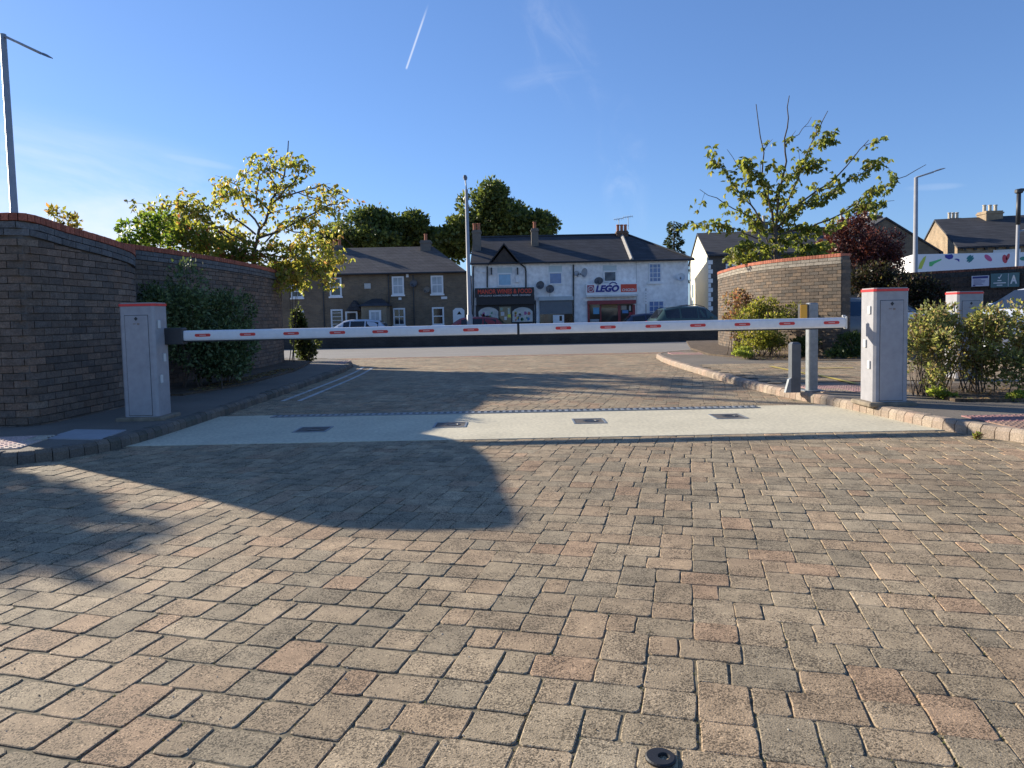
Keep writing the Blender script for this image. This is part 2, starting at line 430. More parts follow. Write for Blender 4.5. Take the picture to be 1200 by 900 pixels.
def on_conc(x, y): return CYn + .07 < y < CYf - .05
pv = lay(lambda x, y: inside_road(x, y) and not on_conc(x, y), zg, (-9, 9), (.6, 23.7))
tag(pv.build('paved_road', M_PAVER, origin=(0, 0, 0), color=True), kind='structure')
# concrete strip between kerbs
m = MB(); n = 26; top = []
xl0, xr0, xl1, xr1 = xat(KLs, CYn), xat(KRs, CYn), xat(KLs, CYf), xat(KRs, CYf)
ysn = [CYn + (CYf - CYn) * i / n for i in range(n + 1)]
lft = [(xat(KLs, y) + .0, y) for y in ysn]; rgt = [(xat(KRs, y), y) for y in ysn]
m.prism(rgt + lft[::-1], -.03, .004)
tag(m.build('concrete_strip', M_CONC, origin=(0, 0, 0)), kind='structure')
# main road and far pavement
m = MB()
for i in range(len(YS) - 1):
    y0, y1 = max(YS[i], 23.72), min(YS[i + 1], 43.4)
    if y1 > y0: m.sheet([(-120, y0, zg(y0)), (120, y0, zg(y0)), (120, y1, zg(y1)), (-120, y1, zg(y1))])
tag(m.build('road', M_ROAD, origin=(0, 0, 0)), kind='structure')
m = MB(); m.box(-120, 120, 43.4, 46.0, -.5, -.23)
tag(m.build('far_pavement', M_ASPH), kind='structure')
# red channel line of blocks where the paving meets the road
m = MB(); r_ = random.Random(3)
x = -7.5
while x < 8:
    yy = 22.9 - .018 * x * x * .6
    m.box(x + .004, x + .196, yy - .1, yy + .1, zg(yy) - .01, zg(yy) + .006, 0, tuple(c_ * r_.uniform(.8, 1.1) for c_ in (.27, .13, .10)))
    x += .2
tag(m.build('red_block_band', M_KERB, color=True), kind='structure')

# pavements with kerbs
KH = .105
def pavement(name, line, sgn, xout):
    m = MB(); pts = [(x - sgn * -.10 if 0 else x + sgn * .11, y) for x, y in line]
    # push along normal
    off = []
    for i, p in enumerate(line):
        a = Vector(line[max(i - 1, 0)]); b = Vector(line[min(i + 1, len(line) - 1)]); d = (b - a).normalized()
        nn = Vector((d.y, -d.x)) * sgn; off.append((p[0] + nn.x * .12, p[1] + nn.y * .12))
    for i in range(len(off) - 1):
        (x0, y0), (x1, y1) = off[i], off[i + 1]
        if y1 <= y0: continue
        vs = [(x0, y0, zg(y0) + KH - .006), (xout, y0, zg(y0) + KH - .006), (xout, y1, zg(y1) + KH - .006), (x1, y1, zg(y1) + KH - .006)]
        if sgn < 0: vs = vs[::-1]
        m.sheet(vs)
    tag(m.build(name, M_ASPH, origin=(0, 0, 0)), kind='structure')
pavement('left_pavement', KLs, -1, -40); pavement('right_pavement', KRs, 1, 40)
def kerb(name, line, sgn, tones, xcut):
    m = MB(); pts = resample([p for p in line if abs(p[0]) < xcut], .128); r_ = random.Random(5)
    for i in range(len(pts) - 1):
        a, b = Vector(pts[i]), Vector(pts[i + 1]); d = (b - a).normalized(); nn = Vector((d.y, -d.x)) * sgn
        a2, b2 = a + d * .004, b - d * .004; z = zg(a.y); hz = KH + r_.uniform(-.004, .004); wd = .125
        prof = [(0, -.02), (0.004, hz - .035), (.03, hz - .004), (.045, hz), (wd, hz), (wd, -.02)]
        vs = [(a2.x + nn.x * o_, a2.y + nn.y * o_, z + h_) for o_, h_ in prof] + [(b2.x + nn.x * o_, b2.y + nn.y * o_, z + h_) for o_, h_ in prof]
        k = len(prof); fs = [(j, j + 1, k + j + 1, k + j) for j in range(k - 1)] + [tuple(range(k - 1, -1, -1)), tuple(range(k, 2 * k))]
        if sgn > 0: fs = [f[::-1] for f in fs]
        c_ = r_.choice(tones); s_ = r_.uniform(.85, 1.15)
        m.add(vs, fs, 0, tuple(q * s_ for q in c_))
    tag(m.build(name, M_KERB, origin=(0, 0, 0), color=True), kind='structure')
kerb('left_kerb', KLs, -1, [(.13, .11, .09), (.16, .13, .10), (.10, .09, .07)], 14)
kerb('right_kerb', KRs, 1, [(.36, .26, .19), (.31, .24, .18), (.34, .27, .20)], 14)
def gsheet(name, pts, z, m_, h=.004, extra=None):
    m = MB(); m.prism(pts, z - .02, z + h); 
    if extra: extra(m)
    return tag(m.build(name, m_, origin=(0, 0, 0)), kind='structure')
# tactile paving slabs: raised blisters
def tactile(name, x0, x1, y0, y1, col, step=.065, z0=None, rot=0):
    m = MB(); cx, cy = (x0 + x1) / 2, (y0 + y1) / 2; base = zg(cy) + KH if z0 is None else z0
    ca, sa = math.cos(rot), math.sin(rot)
    def T(x, y): return (cx + (x - cx) * ca - (y - cy) * sa, cy + (x - cx) * sa + (y - cy) * ca)
    sl = .4; x = x0; r_ = random.Random(9)
    while x < x1 - .05:
        y = y0
        while y < y1 - .05:
            xa, xb, ya, yb = x + .003, min(x + sl, x1) - .003, y + .003, min(y + sl, y1) - .003
            c_ = tuple(q * r_.uniform(.85, 1.12) for q in col)
            pts = [T(xa, ya), T(xb, ya), T(xb, yb), T(xa, yb)]
            m.prism(pts, base - .02, base + .004, 0, c_)
            bx = xa + .03
            while bx < xb - .01:
                by = ya + .03
                while by < yb - .01:
                    o_ = [T(bx + .016 * math.cos(q), by + .016 * math.sin(q)) for q in (0, 1.05, 2.09, 3.14, 4.19, 5.24)]
                    i_ = [T(bx + .009 * math.cos(q), by + .009 * math.sin(q)) for q in (0, 1.05, 2.09, 3.14, 4.19, 5.24)]
                    vs = [(*p, base + .004) for p in o_] + [(*p, base + .010) for p in i_]
                    m.add(vs, [(j, (j + 1) % 6, 6 + (j + 1) % 6, 6 + j) for j in range(6)] + [tuple(range(6, 12))], 0, c_)
                    by += step
                bx += step
            y += sl
        x += sl
    return tag(m.build(name, M_KERB, origin=(0, 0, 0), color=True), kind='structure')
tactile('tactile_paving', 4.35, 6.2, 6.05, 6.9, (.29, .19, .15), rot=.0)
tactile('tactile_paving', 3.95, 5.1, 9.0, 9.8, (.36, .27, .21))
tactile('tactile_paving', -5.3, -4.32, 6.02, 6.72, (.50, .42, .33), rot=.12)
tactile('tactile_paving', -5.6, -4.15, 17.2, 18.6, (.34, .28, .23), rot=.1)
tactile('tactile_paving', 4.3, 6.0, 18.6, 19.8, (.34, .24, .19), rot=-.1)
# block paved parking area beyond the right footway
pk = lay(lambda x, y: y > 10.3 + .0 * x and y < 14.2 + .0 * x and x > xat(KRs, y) + .2, lambda y: zg(y) + KH + .004, (3.5, 15), (10.2, 14.4), near=0)
tag(pk.build('paved_parking_area', M_PAVER, origin=(0, 0, 0), color=True), kind='structure')
M_YEL = mat('yellow_paint', (.55, .42, .08), .8, .35, 12)
m = MB()
for a, b in ((G(903, 430, .1), G(950, 440, .1)), (G(960, 441, .1), G(1004, 451, .1)), (G(935, 432.5, .1), G(1000, 432, .1))):
    d = (b - a).normalized(); nn = Vector((-d.y, d.x, 0)) * .04
    m.sheet([(p.x, p.y, zg(p.y) + KH + .014) for p in (a - nn, b - nn, b + nn, a + nn)])
tag(m.build('yellow_parking_lines', M_YEL), kind='structure')
# worn white double lines beside the left kerb
M_WORN = mat('worn_white_paint', (.50, .49, .46), .85, .35, 9)
m = MB(); r_ = random.Random(8)
for off in (.28, .52):
    y = 10.1
    while y < 17.2:
        y2 = y + r_.uniform(.25, .5)
        m.sheet([(xat(KLs, y) + off - .035, y, zg(y) + .006), (xat(KLs, y) + off + .035, y, zg(y) + .006), (xat(KLs, y2) + off + .035, y2, zg(y2) + .006), (xat(KLs, y2) + off - .035, y2, zg(y2) + .006)])
        y = y2 + r_.choice((.0, 0.0, .05))
tag(m.build('white_edge_lines', M_WORN), kind='structure')
# planting beds
def bed(name, pts, z):
    gsheet(name, pts, z, M_SOIL, .03)
bed('soil_bed', [(4.95, 7.9), (7, 7.5), (16, 7.0), (16, 9.2), (8, 9.6), (5.0, 9.5)], KH)
bed('soil_bed', [(5.4, 15.4), (6.9, 14.6), (14, 14.6), (14, 26), (6.4, 26), (5.3, 21), (5.0, 18)], zg(17) + KH)
bed('soil_bed', [(-6.1, 10.2), (-4.75, 10.2), (-4.4, 12), (-4.5, 14.6), (-5.0, 17.6), (-5.8, 18.5), (-12, 18.5), (-14, 10.2)], zg(13.5) + KH)

# fallen leaves and grit on the beds and along kerbs
def scatter_leaves(name, spots, n, cols, z):
    m = MB(); r_ = random.Random(4)
    for _ in range(n):
        (x0, x1, y0, y1) = r_.choice(spots); x, y = r_.uniform(x0, x1), r_.uniform(y0, y1); a = r_.uniform(0, 6.3); s_ = r_.uniform(.015, .035)
        zz = z(x, y) + .006
        m.add([(x + s_ * math.cos(a), y + s_ * math.sin(a), zz), (x + s_ * .5 * math.cos(a + 1.6), y + s_ * .5 * math.sin(a + 1.6), zz + r_.uniform(0, .014)),
               (x - s_ * math.cos(a), y - s_ * math.sin(a), zz + r_.uniform(0, .008)), (x + s_ * .5 * math.cos(a - 1.6), y + s_ * .5 * math.sin(a - 1.6), zz + r_.uniform(0, .014))], [(0, 1, 2, 3)], 0, r_.choice(cols))
    return m.build(name, leafmat('litter_leaf', .8, .15), origin=(0, 0, 0), color=True)
o = scatter_leaves('leaf_litter', [(4.95, 9.5, 7.75, 9.0), (5.2, 8, 14.7, 17.5), (-4.9, -4.5, 10.5, 15)], 2600, [(.20, .12, .05), (.30, .2, .08), (.12, .08, .04), (.25, .22, .08)], lambda x, y: zg(y) + KH + .032)
tag(o, 'scattered fallen leaves lying on the soil of the planting beds', 'leaf litter', kind='stuff')
# moss and weeds in the joints of the foreground
def moss():
    m = MB(); r_ = random.Random(12)
    for _ in range(900):
        y = 1.6 + 6.2 * r_.random() ** 1.5; x = r_.uniform(-.75, .75) * y
        if not inside_road(x, y) or on_conc(x, y): continue
        # snap to a column joint
        v = Vector((x, y)); s_ = round(v.dot(ex) / U) * U; t_ = v.dot(ey); q = ex * s_ + ey * t_; ox, oy = wob(q.x, q.y)
        for k in range(r_.randint(2, 5)):
            px_, py_ = q.x + ox + r_.uniform(-.004, .004), q.y + oy + r_.uniform(-.03, .03); a = r_.uniform(0, 6.3); s2 = r_.uniform(.002, .005)
            m.add([(px_ + s2 * math.cos(a), py_ + s2 * math.sin(a), -.006), (px_ - s2 * math.cos(a), py_ - s2 * math.sin(a), -.006), (px_ + s2 * .4, py_, .001 + r_.uniform(0, .003))], [(0, 1, 2)], 0, r_.choice([(.10, .12, .035), (.14, .13, .05), (.07, .07, .03)]))
    return m.build('moss', leafmat('moss_leaf', .9, .1), origin=(0, 0, 0), color=True)
tag(moss(), 'green moss growing in the joints of the block paving', 'moss', kind='stuff')

def grit():
    m = MB(); r_ = random.Random(21)
    for _ in range(1500):
        y = 1.5 + 10 * r_.random() ** 1.6; x = r_.uniform(-.8, .8) * y
        if r_.random() < .35: y = r_.uniform(6.2, 17); x = (xat(KLs, y) + .03 + abs(r_.gauss(0, .10))) if r_.random() < .6 else (xat(KRs, y) - .03 - abs(r_.gauss(0, .08)))
        if not inside_road(x, y): continue
        s2 = r_.uniform(.0015, .0045); a = r_.uniform(0, 6); z = zg(y) + (.004 if on_conc(x, y) else .0005); c_ = r_.choice([(.5, .46, .38), (.10, .07, .04), (.22, .15, .08), (.06, .05, .04)])
        p = [(x + s2 * math.cos(a + q), y + s2 * math.sin(a + q), z) for q in (0, 2.1, 4.2)]
        m.add(p + [(x, y, z + s2)], [(0, 1, 3), (1, 2, 3), (2, 0, 3)], 0, c_)
    return m.build('grit', M_KERB, origin=(0, 0, 0), color=True)
tag(grit(), 'small stones and crumbs of dirt scattered over the paving and along the kerbs', 'grit', kind='stuff')
# ------------------------------------------------------------------ curved brick walls
def brick_wall(name, plan, label, cat='wall', tones=None, mort=(.15, .13, .11), cap=(.36, .11, .065), band=(.12, .12, .12), base_z=None, thick=.33, group=None, both=False, step=.235):
    """plan: list of (x, y, top z); outer face on the right hand side walking along it"""
    L2 = smooth_line([(p[0], p[1]) for p in plan], .08)
    # cumulative length and top
    pl = [Vector(p) for p in L2]; cl = [0]
    for i in range(1, len(pl)): cl.append(cl[-1] + (pl[i] - pl[i - 1]).length)
    total = cl[-1]
    key = []; 
    for p in plan:
        j = min(range(len(pl)), key=lambda i: (pl[i] - Vector(p[:2])).length); key.append((cl[j], p[2]))
    def topz(s):
        for (a, za), (b, zb) in zip(key, key[1:]):
            if s <= b: t = (s - a) / max(1e-6, b - a); return za + (zb - za) * max(0, t)
        return key[-1][1]
    def at(s, off=0):
        s = min(max(s, 0), total)
        i = max(0, min(len(cl) - 2, next((k for k in range(len(cl) - 1) if cl[k + 1] >= s), len(cl) - 2)))
        t = (s - cl[i]) / (cl[i + 1] - cl[i]); p = pl[i].lerp(pl[i + 1], t)
        a = pl[max(i - 1, 0)]; b = pl[min(i + 2, len(pl) - 1)]; d = (b - a).normalized(); nn = Vector((d.y, -d.x))
        return p + nn * off
    root = empty(name, (*at(total / 2), (base_z if base_z is not None else zg(at(total / 2).y)) - .05), label, cat, group)
    r_ = random.Random(hash(len(label)) % 1000 + 5)
    tones = tones or [((.150, .112, .085), 4), ((.13, .102, .082), 4), ((.175, .122, .088), 2.5), ((.11, .09, .075), 2), ((.19, .145, .11), 1)]
    def pick():
        k = r_.uniform(0, sum(w_ for _, w_ in tones))
        for c_, w_ in tones:
            k -= w_
            if k <= 0: break
        s_ = r_.uniform(.8, 1.2); return tuple(q * s_ for q in c_)
    zb = (base_z if base_z is not None else min(zg(plan[0][1]), zg(plan[-1][1]))) - .05
    bm_, mm, bd, cp = MB(), MB(), MB(), MB()
    # mortar core
    ns = int(total / .12) + 1; ss = [total * i / ns for i in range(ns + 1)]
    fo = [at(s, -.034) for s in ss]; fi = [at(s, -thick + .034) for s in ss]; tz = [topz(s) - .06 for s in ss]
    nn = len(ss)
    vs = [(p.x, p.y, zb) for p in fo] + [(p.x, p.y, z) for p, z in zip(fo, tz)] + [(p.x, p.y, zb) for p in fi] + [(p.x, p.y, z) for p, z in zip(fi, tz)]
    fs = []
    for i in range(nn - 1):
        fs += [(i, i + 1, nn + i + 1, nn + i), (2 * nn + i + 1, 2 * nn + i, 3 * nn + i, 3 * nn + i + 1), (nn + i, nn + i + 1, 3 * nn + i + 1, 3 * nn + i)]
    fs += [(0, nn, 3 * nn, 2 * nn), (nn - 1, 2 * nn - 1 + 2 * nn - 0 - nn, 4 * nn - 1, 2 * nn - 1)] if 0 else [(0, nn, 3 * nn, 2 * nn), (nn - 1, 3 * nn - 1, 4 * nn - 1, 2 * nn - 1)]
    mm.add(vs, fs)
    def brick(m, s0, s1, z0f, z1f, c_, o0=-.03, o1=0., capz=None):
        g_ = .0045; o1 += r_.uniform(-.003, .003) if abs(o1) < .001 else 0
        a, b = at(s0 + g_, o1), at(s1 - g_, o1); a2, b2 = at(s0 + g_, o0), at(s1 - g_, o0)
        z00, z01, z10, z11 = z0f(s0) + g_, z0f(s1) + g_, z1f(s0) - g_, z1f(s1) - g_
        vs = [(a.x, a.y, z00), (b.x, b.y, z01), (b.x, b.y, z11), (a.x, a.y, z10), (a2.x, a2.y, z00), (b2.x, b2.y, z01), (b2.x, b2.y, z11), (a2.x, a2.y, z10)]
        m.add(vs, [(0, 1, 2, 3), (3, 2, 6, 7), (1, 0, 4, 5), (0, 3, 7, 4), (2, 1, 5, 6), (5, 4, 7, 6)], 0, c_)
    mz = min(topz(s) for s in ss)
    rows = int((max(topz(s) for s in ss) - zb) / .078) + 1
    CAPH, BH = .085, .075
    def faces(o1, o0):
        for r in range(rows):
            s = -(r % 2) * step / 2
            while s < total - .02:
                a, b = max(s, 0), min(s + step, total)
                z0 = zb + r * .078
                lim = min(topz(a), topz(b)) - CAPH - 2 * BH
                if z0 + .03 < lim and b - a > .03:
                    z1 = min(z0 + .078, lim)
                    brick(bm_, a, b, lambda q: z0, lambda q: z1, pick(), o0, o1)
                s += step
        for r in range(2):
            s = -(r % 2) * step / 2
            while s < total - .02:
                a, b = max(s, 0), min(s + step, total)
                if b - a > .03:
                    sc = r_.uniform(.8, 1.2)
                    brick(bd, a, b, lambda q: topz(q) - CAPH - BH * (2 - r), lambda q: topz(q) - CAPH - BH * (1 - r), tuple(c_ * sc for c_ in band), o0, o1 + (.012 if o1 >= 0 else -.0))
                s += step
    faces(0., -.07)
    if both: faces(-thick, -thick + .03)
    # ends
    for s_, sg in ((0, -1), (total, 1)):
        for r in range(rows):
            z0 = zb + r * .078
            if z0 + .08 > topz(s_) - CAPH: break
            segs = [(-thick + .004, -thick / 2 - .004), (-thick / 2 + .004, -.034)] if r % 2 else [(-thick + .004, -.034)]
            for (oa, ob) in segs:
                p, q = at(s_, oa), at(s_, ob); d = (at(min(s_ + .01, total)) - at(max(s_ - .01, 0))).normalized() * sg * .004
                vs = [(p.x + d.x, p.y + d.y, z0 + .005), (q.x + d.x, q.y + d.y, z0 + .005), (q.x + d.x, q.y + d.y, z0 + .073), (p.x + d.x, p.y + d.y, z0 + .073)]
                bm_.add(vs, [(0, 1, 2, 3) if sg > 0 else (3, 2, 1, 0)], 0, pick())
    # brick on edge coping
    s = 0
    while s < total - .02:
        b = min(s + .078, total); sc = r_.uniform(.75, 1.2); c_ = tuple(q * sc for q in cap)
        brick(cp, s, b, lambda q: topz(q) - CAPH, lambda q: topz(q) + r_.uniform(-.002, .002), c_, -thick - .01, .02)
        s += .078
    bm_.build('brickwork', M_WBRICK, root, color=True)
    mo = mat('mortar_' + name, mort, .95, .25, 3, fine=30) if mort != (.15, .13, .11) else M_MORTAR
    mm.build('mortar', mo, root)
    bd.build('band_course', M_WBRICK, root, color=True)
    cp.build('coping', M_WBRICK, root, color=True)
    return root
brick_wall('brick_wall', [(-8.55, 9.42, 2.33), (-7.6, 8.66, 2.33), (-6.7, 7.95, 2.33), (-6.15, 7.55, 2.33), (-5.75, 7.44, 2.33), (-5.30, 7.41, 2.33), (-5.09, 7.42, 2.33), (-5.02, 7.52, 2.33), (-4.99, 8.0, 2.28), (-4.97, 9.1, 2.2), (-5.2, 9.9, 2.16), (-5.75, 10.5, 2.13)],
           'near dark brick wall curving round behind the left barrier cabinet, red coping on top', base_z=.09)
brick_wall('brick_wall', [(-6.4, 10.2, 2.41), (-5.98, 11.0, 2.40), (-5.66, 12.2, 2.38), (-5.45, 14.1, 2.36), (-5.5, 16.4, 2.35), (-5.78, 18.0, 2.34), (-6.3, 18.6, 2.34)],
           'bulging dark brick wall behind the large evergreen shrub, beyond the left cabinet', base_z=.03)
SUNT = [((.145, .108, .078), 4), ((.125, .096, .072), 4), ((.165, .118, .08), 3), ((.10, .082, .065), 3)]
brick_wall('brick_wall', [(7.4, 24.2, 2.42), (6.75, 23.2, 2.41), (6.42, 21.0, 2.41), (6.30, 19.2, 2.41), (6.55, 17.6, 2.41), (7.42, 16.0, 2.41)][::1],
           'sunlit curved brown brick wall with red coping behind the steel posts', tones=SUNT, mort=(.10, .085, .07), band=(.27, .235, .19), cap=(.40, .13, .075), base_z=-.1)
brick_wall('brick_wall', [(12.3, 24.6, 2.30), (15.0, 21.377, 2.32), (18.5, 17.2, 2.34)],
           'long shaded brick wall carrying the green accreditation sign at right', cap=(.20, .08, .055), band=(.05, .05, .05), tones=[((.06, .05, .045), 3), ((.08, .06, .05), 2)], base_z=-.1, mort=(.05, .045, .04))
# low dark wall along the main road, hides the wheels of the parked cars
m = MB(); r_ = random.Random(2)
lw = empty('low_wall', (0, 36, -.36), 'long low black wall running along the main road behind the barrier arm', 'low wall')
m.box(-40, 40, 36.0, 36.25, -.4, .34, 0, (1, 1, 1)); m.build('wall_face', brickmat('dark_wall_brick', (.030, .027, .026), (.045, .038, .034), (.055, .052, .048), .225, .075, .012, .4), lw)
m = MB(); m.box(-40, 40, 35.97, 36.28, .343, .42); m.build('coping', mat('dark_coping', (.05, .048, .045), .9, .3, 2), lw)

# ------------------------------------------------------------------ barrier
def boxq(m, cx, cy, z0, z1, hw, hd, ch, mi=0):    # octagonal-plan column
    pts = [(cx - hw, cy - hd + ch), (cx - hw + ch, cy - hd), (cx + hw - ch, cy - hd), (cx + hw, cy - hd + ch), (cx + hw, cy + hd - ch), (cx + hw - ch, cy + hd), (cx - hw + ch, cy + hd), (cx - hw, cy + hd - ch)]
    m.prism(pts, z0, z1, mi)
def cabinet(root, cx, cy, z0, hgt, side, tilt=0):
    hw, hd = .188, .155; z1 = z0 + hgt
    m = MB(); boxq(m, cx, cy, z0 - .0, z1 - .03, hw, hd, .024)
    m.build('cabinet_body', M_CAB, root)
    m = MB(); boxq(m, cx, cy, z1 - .03 + .001, z1 - .003, hw + .006, hd + .006, .024); m.build('top_light_strip', MT['red_strip'], root)
    m = MB(); boxq(m, cx, cy, z1 - .0025, z1 + .01, hw - .003, hd - .003, .024); m.build('lid', mat('cabinet_lid', (.28, .28, .29), .5, .08, 4), root)
    # door panel on the near face, set proud with dark joint behind
    yf = cy - hd
    m = MB(); m.box(cx - .128, cx + .128, yf - .0022, yf + .01, z0 + .012, z1 - .125); m.build('door_joint', M_DARKM, root)
    m = MB(); m.bbox(cx - .124, cx + .124, yf - .007, yf + .01, z0 + .016, z1 - .13, .003); d = m.build('door', M_CAB, root)
    m = MB(); lz = z1 - .165
    m.slab([(cx - .02, lz), (cx, lz - .022), (cx + .02, lz), (cx, lz + .022)], yf - .011, yf - .0072); m.build('lock', M_DARKM, d)
    m = MB(); m.box(cx - .035, cx - .005, yf - .0085, yf - .0072, z1 - .225, z1 - .215); m.box(cx + .01, cx + .035, yf - .0085, yf - .0072, z1 - .232, z1 - .212)
    m.build('maker_plate', mat('plate_brown', (.25, .19, .16), .6, .1, 5), d)
    sx = cx + side * hw
    for (yy, zz) in ((cy - .06, z1 - .23), (cy + .03, z1 - .60), (cy - .06, z1 - .83)):
        m = MB(); x0, x1 = sorted((sx, sx + side * .016)); m.bbox(x0, x1, yy - .025, yy + .025, zz - .045, zz + .045, .004); m.build('hinge_cover', MT['sensor'], root)
    m = MB(); m.bbox(cx - hw - .07, cx + hw + .07, cy - hd - .06, cy + hd + .07, z0 - .05, z0 - .001, .01); m.build('plinth', MT['plinth'], root)
mat('red_strip', (.72, .035, .035), .35, .08, 8); mat('sensor', (.62, .62, .6), .5, .05, 5); mat('plinth', (.22, .18, .13), .9, .35, 9, bump=.5)
CZ = KH + .035; CH = 1.235
lc = P(173, 490, 7.86)
root = empty('barrier', (-4.06, 7.86, KH), 'barrier with grey cabinet at left and long white arm with red reflectors across the road', 'barrier')
cabinet(root, -4.06, 7.86, CZ, CH, 1)
BY = 7.98; BZ = 1.01
xa = P(214, 392, BY).x; xm0 = P(606, 385, BY).x; xm1 = P(608.8, 385, BY).x; xb = P(990, 377, BY).x
# bracket
m = MB(); m.bbox(-3.90, xa + .02, BY - .055, BY + .075, BZ - .095, BZ + .09, .008); m.build('arm_bracket', M_DARKM, root)
def arm(x0, x1, z0_, root, capend=0):
    m = MB(); hh = .058; hy = .03
    prof = []
    for q in range(16):
        a = 2 * math.pi * q / 16; e = 3.2
        c_, s_ = math.cos(a), math.sin(a)
        prof.append((BY + math.copysign(abs(c_) ** (2 / e), c_) * hy, z0_ + math.copysign(abs(s_) ** (2 / e), s_) * hh))
    vs = [(x0, y, z) for y, z in prof] + [(x1, y, z) for y, z in prof]; n = 16
    m.add(vs, [(i, (i + 1) % n, n + (i + 1) % n, n + i) for i in range(n)] + [tuple(range(n - 1, -1, -1)), tuple(range(n, 2 * n))])
    o = m.build('arm', MT['arm_white'], root)
    m = MB(); m.box(x0 + .02, x1 - .02, BY - .014, BY + .014, z0_ - hh - .012, z0_ - hh + .001); m.build('rubber_edge', M_BLACK, o)
    return o
mat('arm_white', (.74, .74, .75), .35, .035, 2, fine=20)
a1 = arm(xa, xm0, BZ, root); a2 = arm(xm1, xb, BZ, root)
m = MB(); m.bbox(xm0 - .001, xm1 + .001, BY - .02, BY + .02, BZ - .05, BZ + .05, .003); m.build('joint_pin', M_BLACK, root)
m = MB(); m.bbox(xb - .004, xb + .014, BY - .036, BY + .036, BZ - .07, BZ + .072, .005); m.bbox(xb - .03, xb + .005, BY - .01, BY + .01, BZ + .06, BZ + .085, .003); m.build('end_cap', MT['sensor'], a2)
def reflector(px_, z_, y_, par):
    cx = P(px_, 386, y_).x; m = MB(); hw = .088; hh = .017; yf = y_ - .0325
    pts = []
    for q in range(16):
        a = 2 * math.pi * q / 16; c_, s_ = math.cos(a), math.sin(a)
        pts.append((cx + math.copysign(hw - hh, c_) + c_ * hh, z_ + s_ * hh))
    m.slab(pts, yf, y_ - .025); r = m.build('reflector', M_RED, par)
    m = MB()
    for k in range(7): m.box(cx - .035 + k * .0105, cx - .035 + k * .0105 + .007, yf - .0012, yf - .0002, z_ - .006, z_ + .006)
    m.build('reflector_marking', mat('pink_marking', (.75, .45, .42), .5, 0, 1), r)
for p_ in (238.5, 291, 342, 396, 446, 500, 552): reflector(p_, BZ + .003, BY, a1)
for p_ in (660, 712, 765, 817, 869, 921, 973): reflector(p_, BZ + .003, BY, a2)
root = empty('barrier_cabinet', (4.12, 7.86, KH), 'grey metal barrier cabinet with a red top strip standing on the right kerb', 'cabinet')
cabinet(root, 4.125, 7.86, CZ, CH, -1)
# second barrier behind the bush
root = empty('barrier', (6.56, 10.3, KH), 'second smaller looking barrier half hidden behind the bush at right', 'barrier')
cabinet(root, 6.56, 10.3, KH + .03, 1.235, -1)
BYs, BZs = BY, BZ; BY = 10.3
a3 = arm(5.25, 6.37, 1.03, root)
cx = P(1077, 371, 10.3).x
m = MB(); m.bbox(cx - .07, cx + .07, 10.262, 10.272, 1.015, 1.05, .002); m.build('reflector', M_RED, a3)
BY = BYs

# concrete strip details: drain channel and small access covers
m = MB(); ch = empty('drain_channel', (0, 8.5, .0), 'long slotted metal drainage channel set along the far edge of the concrete strip', 'drain')
x0, x1 = -2.9, 2.95
m.box(x0, x1, 8.42, 8.56, .0045, .0075); m.build('channel_bed', M_DARKM, ch)
m = MB(); m.box(x0, x1, 8.405, 8.425, .0045, .014); m.box(x0, x1, 8.555, 8.575, .0045, .014)
x = x0
while x < x1: m.box(x, x + .035, 8.425, 8.555, .008, .013); x += .075
m.build('grating', M_STEEL, ch)
for k, (p_, lab) in enumerate(((367, 'recessed cover in the shaded left end of the concrete strip'), (528, 'recessed cover at the shadow edge in the concrete strip'), (690, 'small dark recessed cover in the sunlit middle of the concrete strip'), (853, 'dark recessed cover nearest the right kerb in the concrete strip'))):
    py_ = {367: 504, 528: 498.5, 690: 494, 853: 488.5}[p_]; c_ = G(p_, py_)
    e = empty('access_cover', (c_.x, c_.y, .004), lab, 'cover', 'square covers set in the concrete strip')
    m = MB(); hw = .175
    for (a, b, c1, d) in ((-hw, hw, -hw, -hw + .02), (-hw, hw, hw - .02, hw), (-hw, -hw + .02, -hw + .02, hw - .02), (hw - .02, hw, -hw + .02, hw - .02)): m.box(c_.x + a, c_.x + b, c_.y + c1, c_.y + d, .0045, .010)
    m.build('cover_frame', M_STEEL, e)
    m = MB(); m.box(c_.x - hw + .021, c_.x + hw - .021, c_.y - hw + .021, c_.y + hw - .021, .0045, .007); m.build('cover_plate', mat('cover_plate', (.10, .09, .08), .8, .4, 20), e)
    m = MB(); m.lathe([(.085, .0072), (.085, .011), (.06, .011), (.058, .0075)], c_.x + .02, c_.y, 18); m.build('lifting_ring', M_DARKM, e)
# utility cover on left pavement
m = MB(); q = [G(52, 514, KH), G(118, 515, KH), G(148, 504, KH), G(88, 503.5, KH)]
e = empty('utility_cover', (q[0].x + .2, q[0].y, KH), 'pale flat concrete utility cover let into the left pavement in front of the cabinet', 'cover')
m.prism([(p.x, p.y) for p in q], KH - .01, KH + .004); m.build('cover_slab', mat('pale_slab', (.33, .33, .34), .8, .1, 6), e)
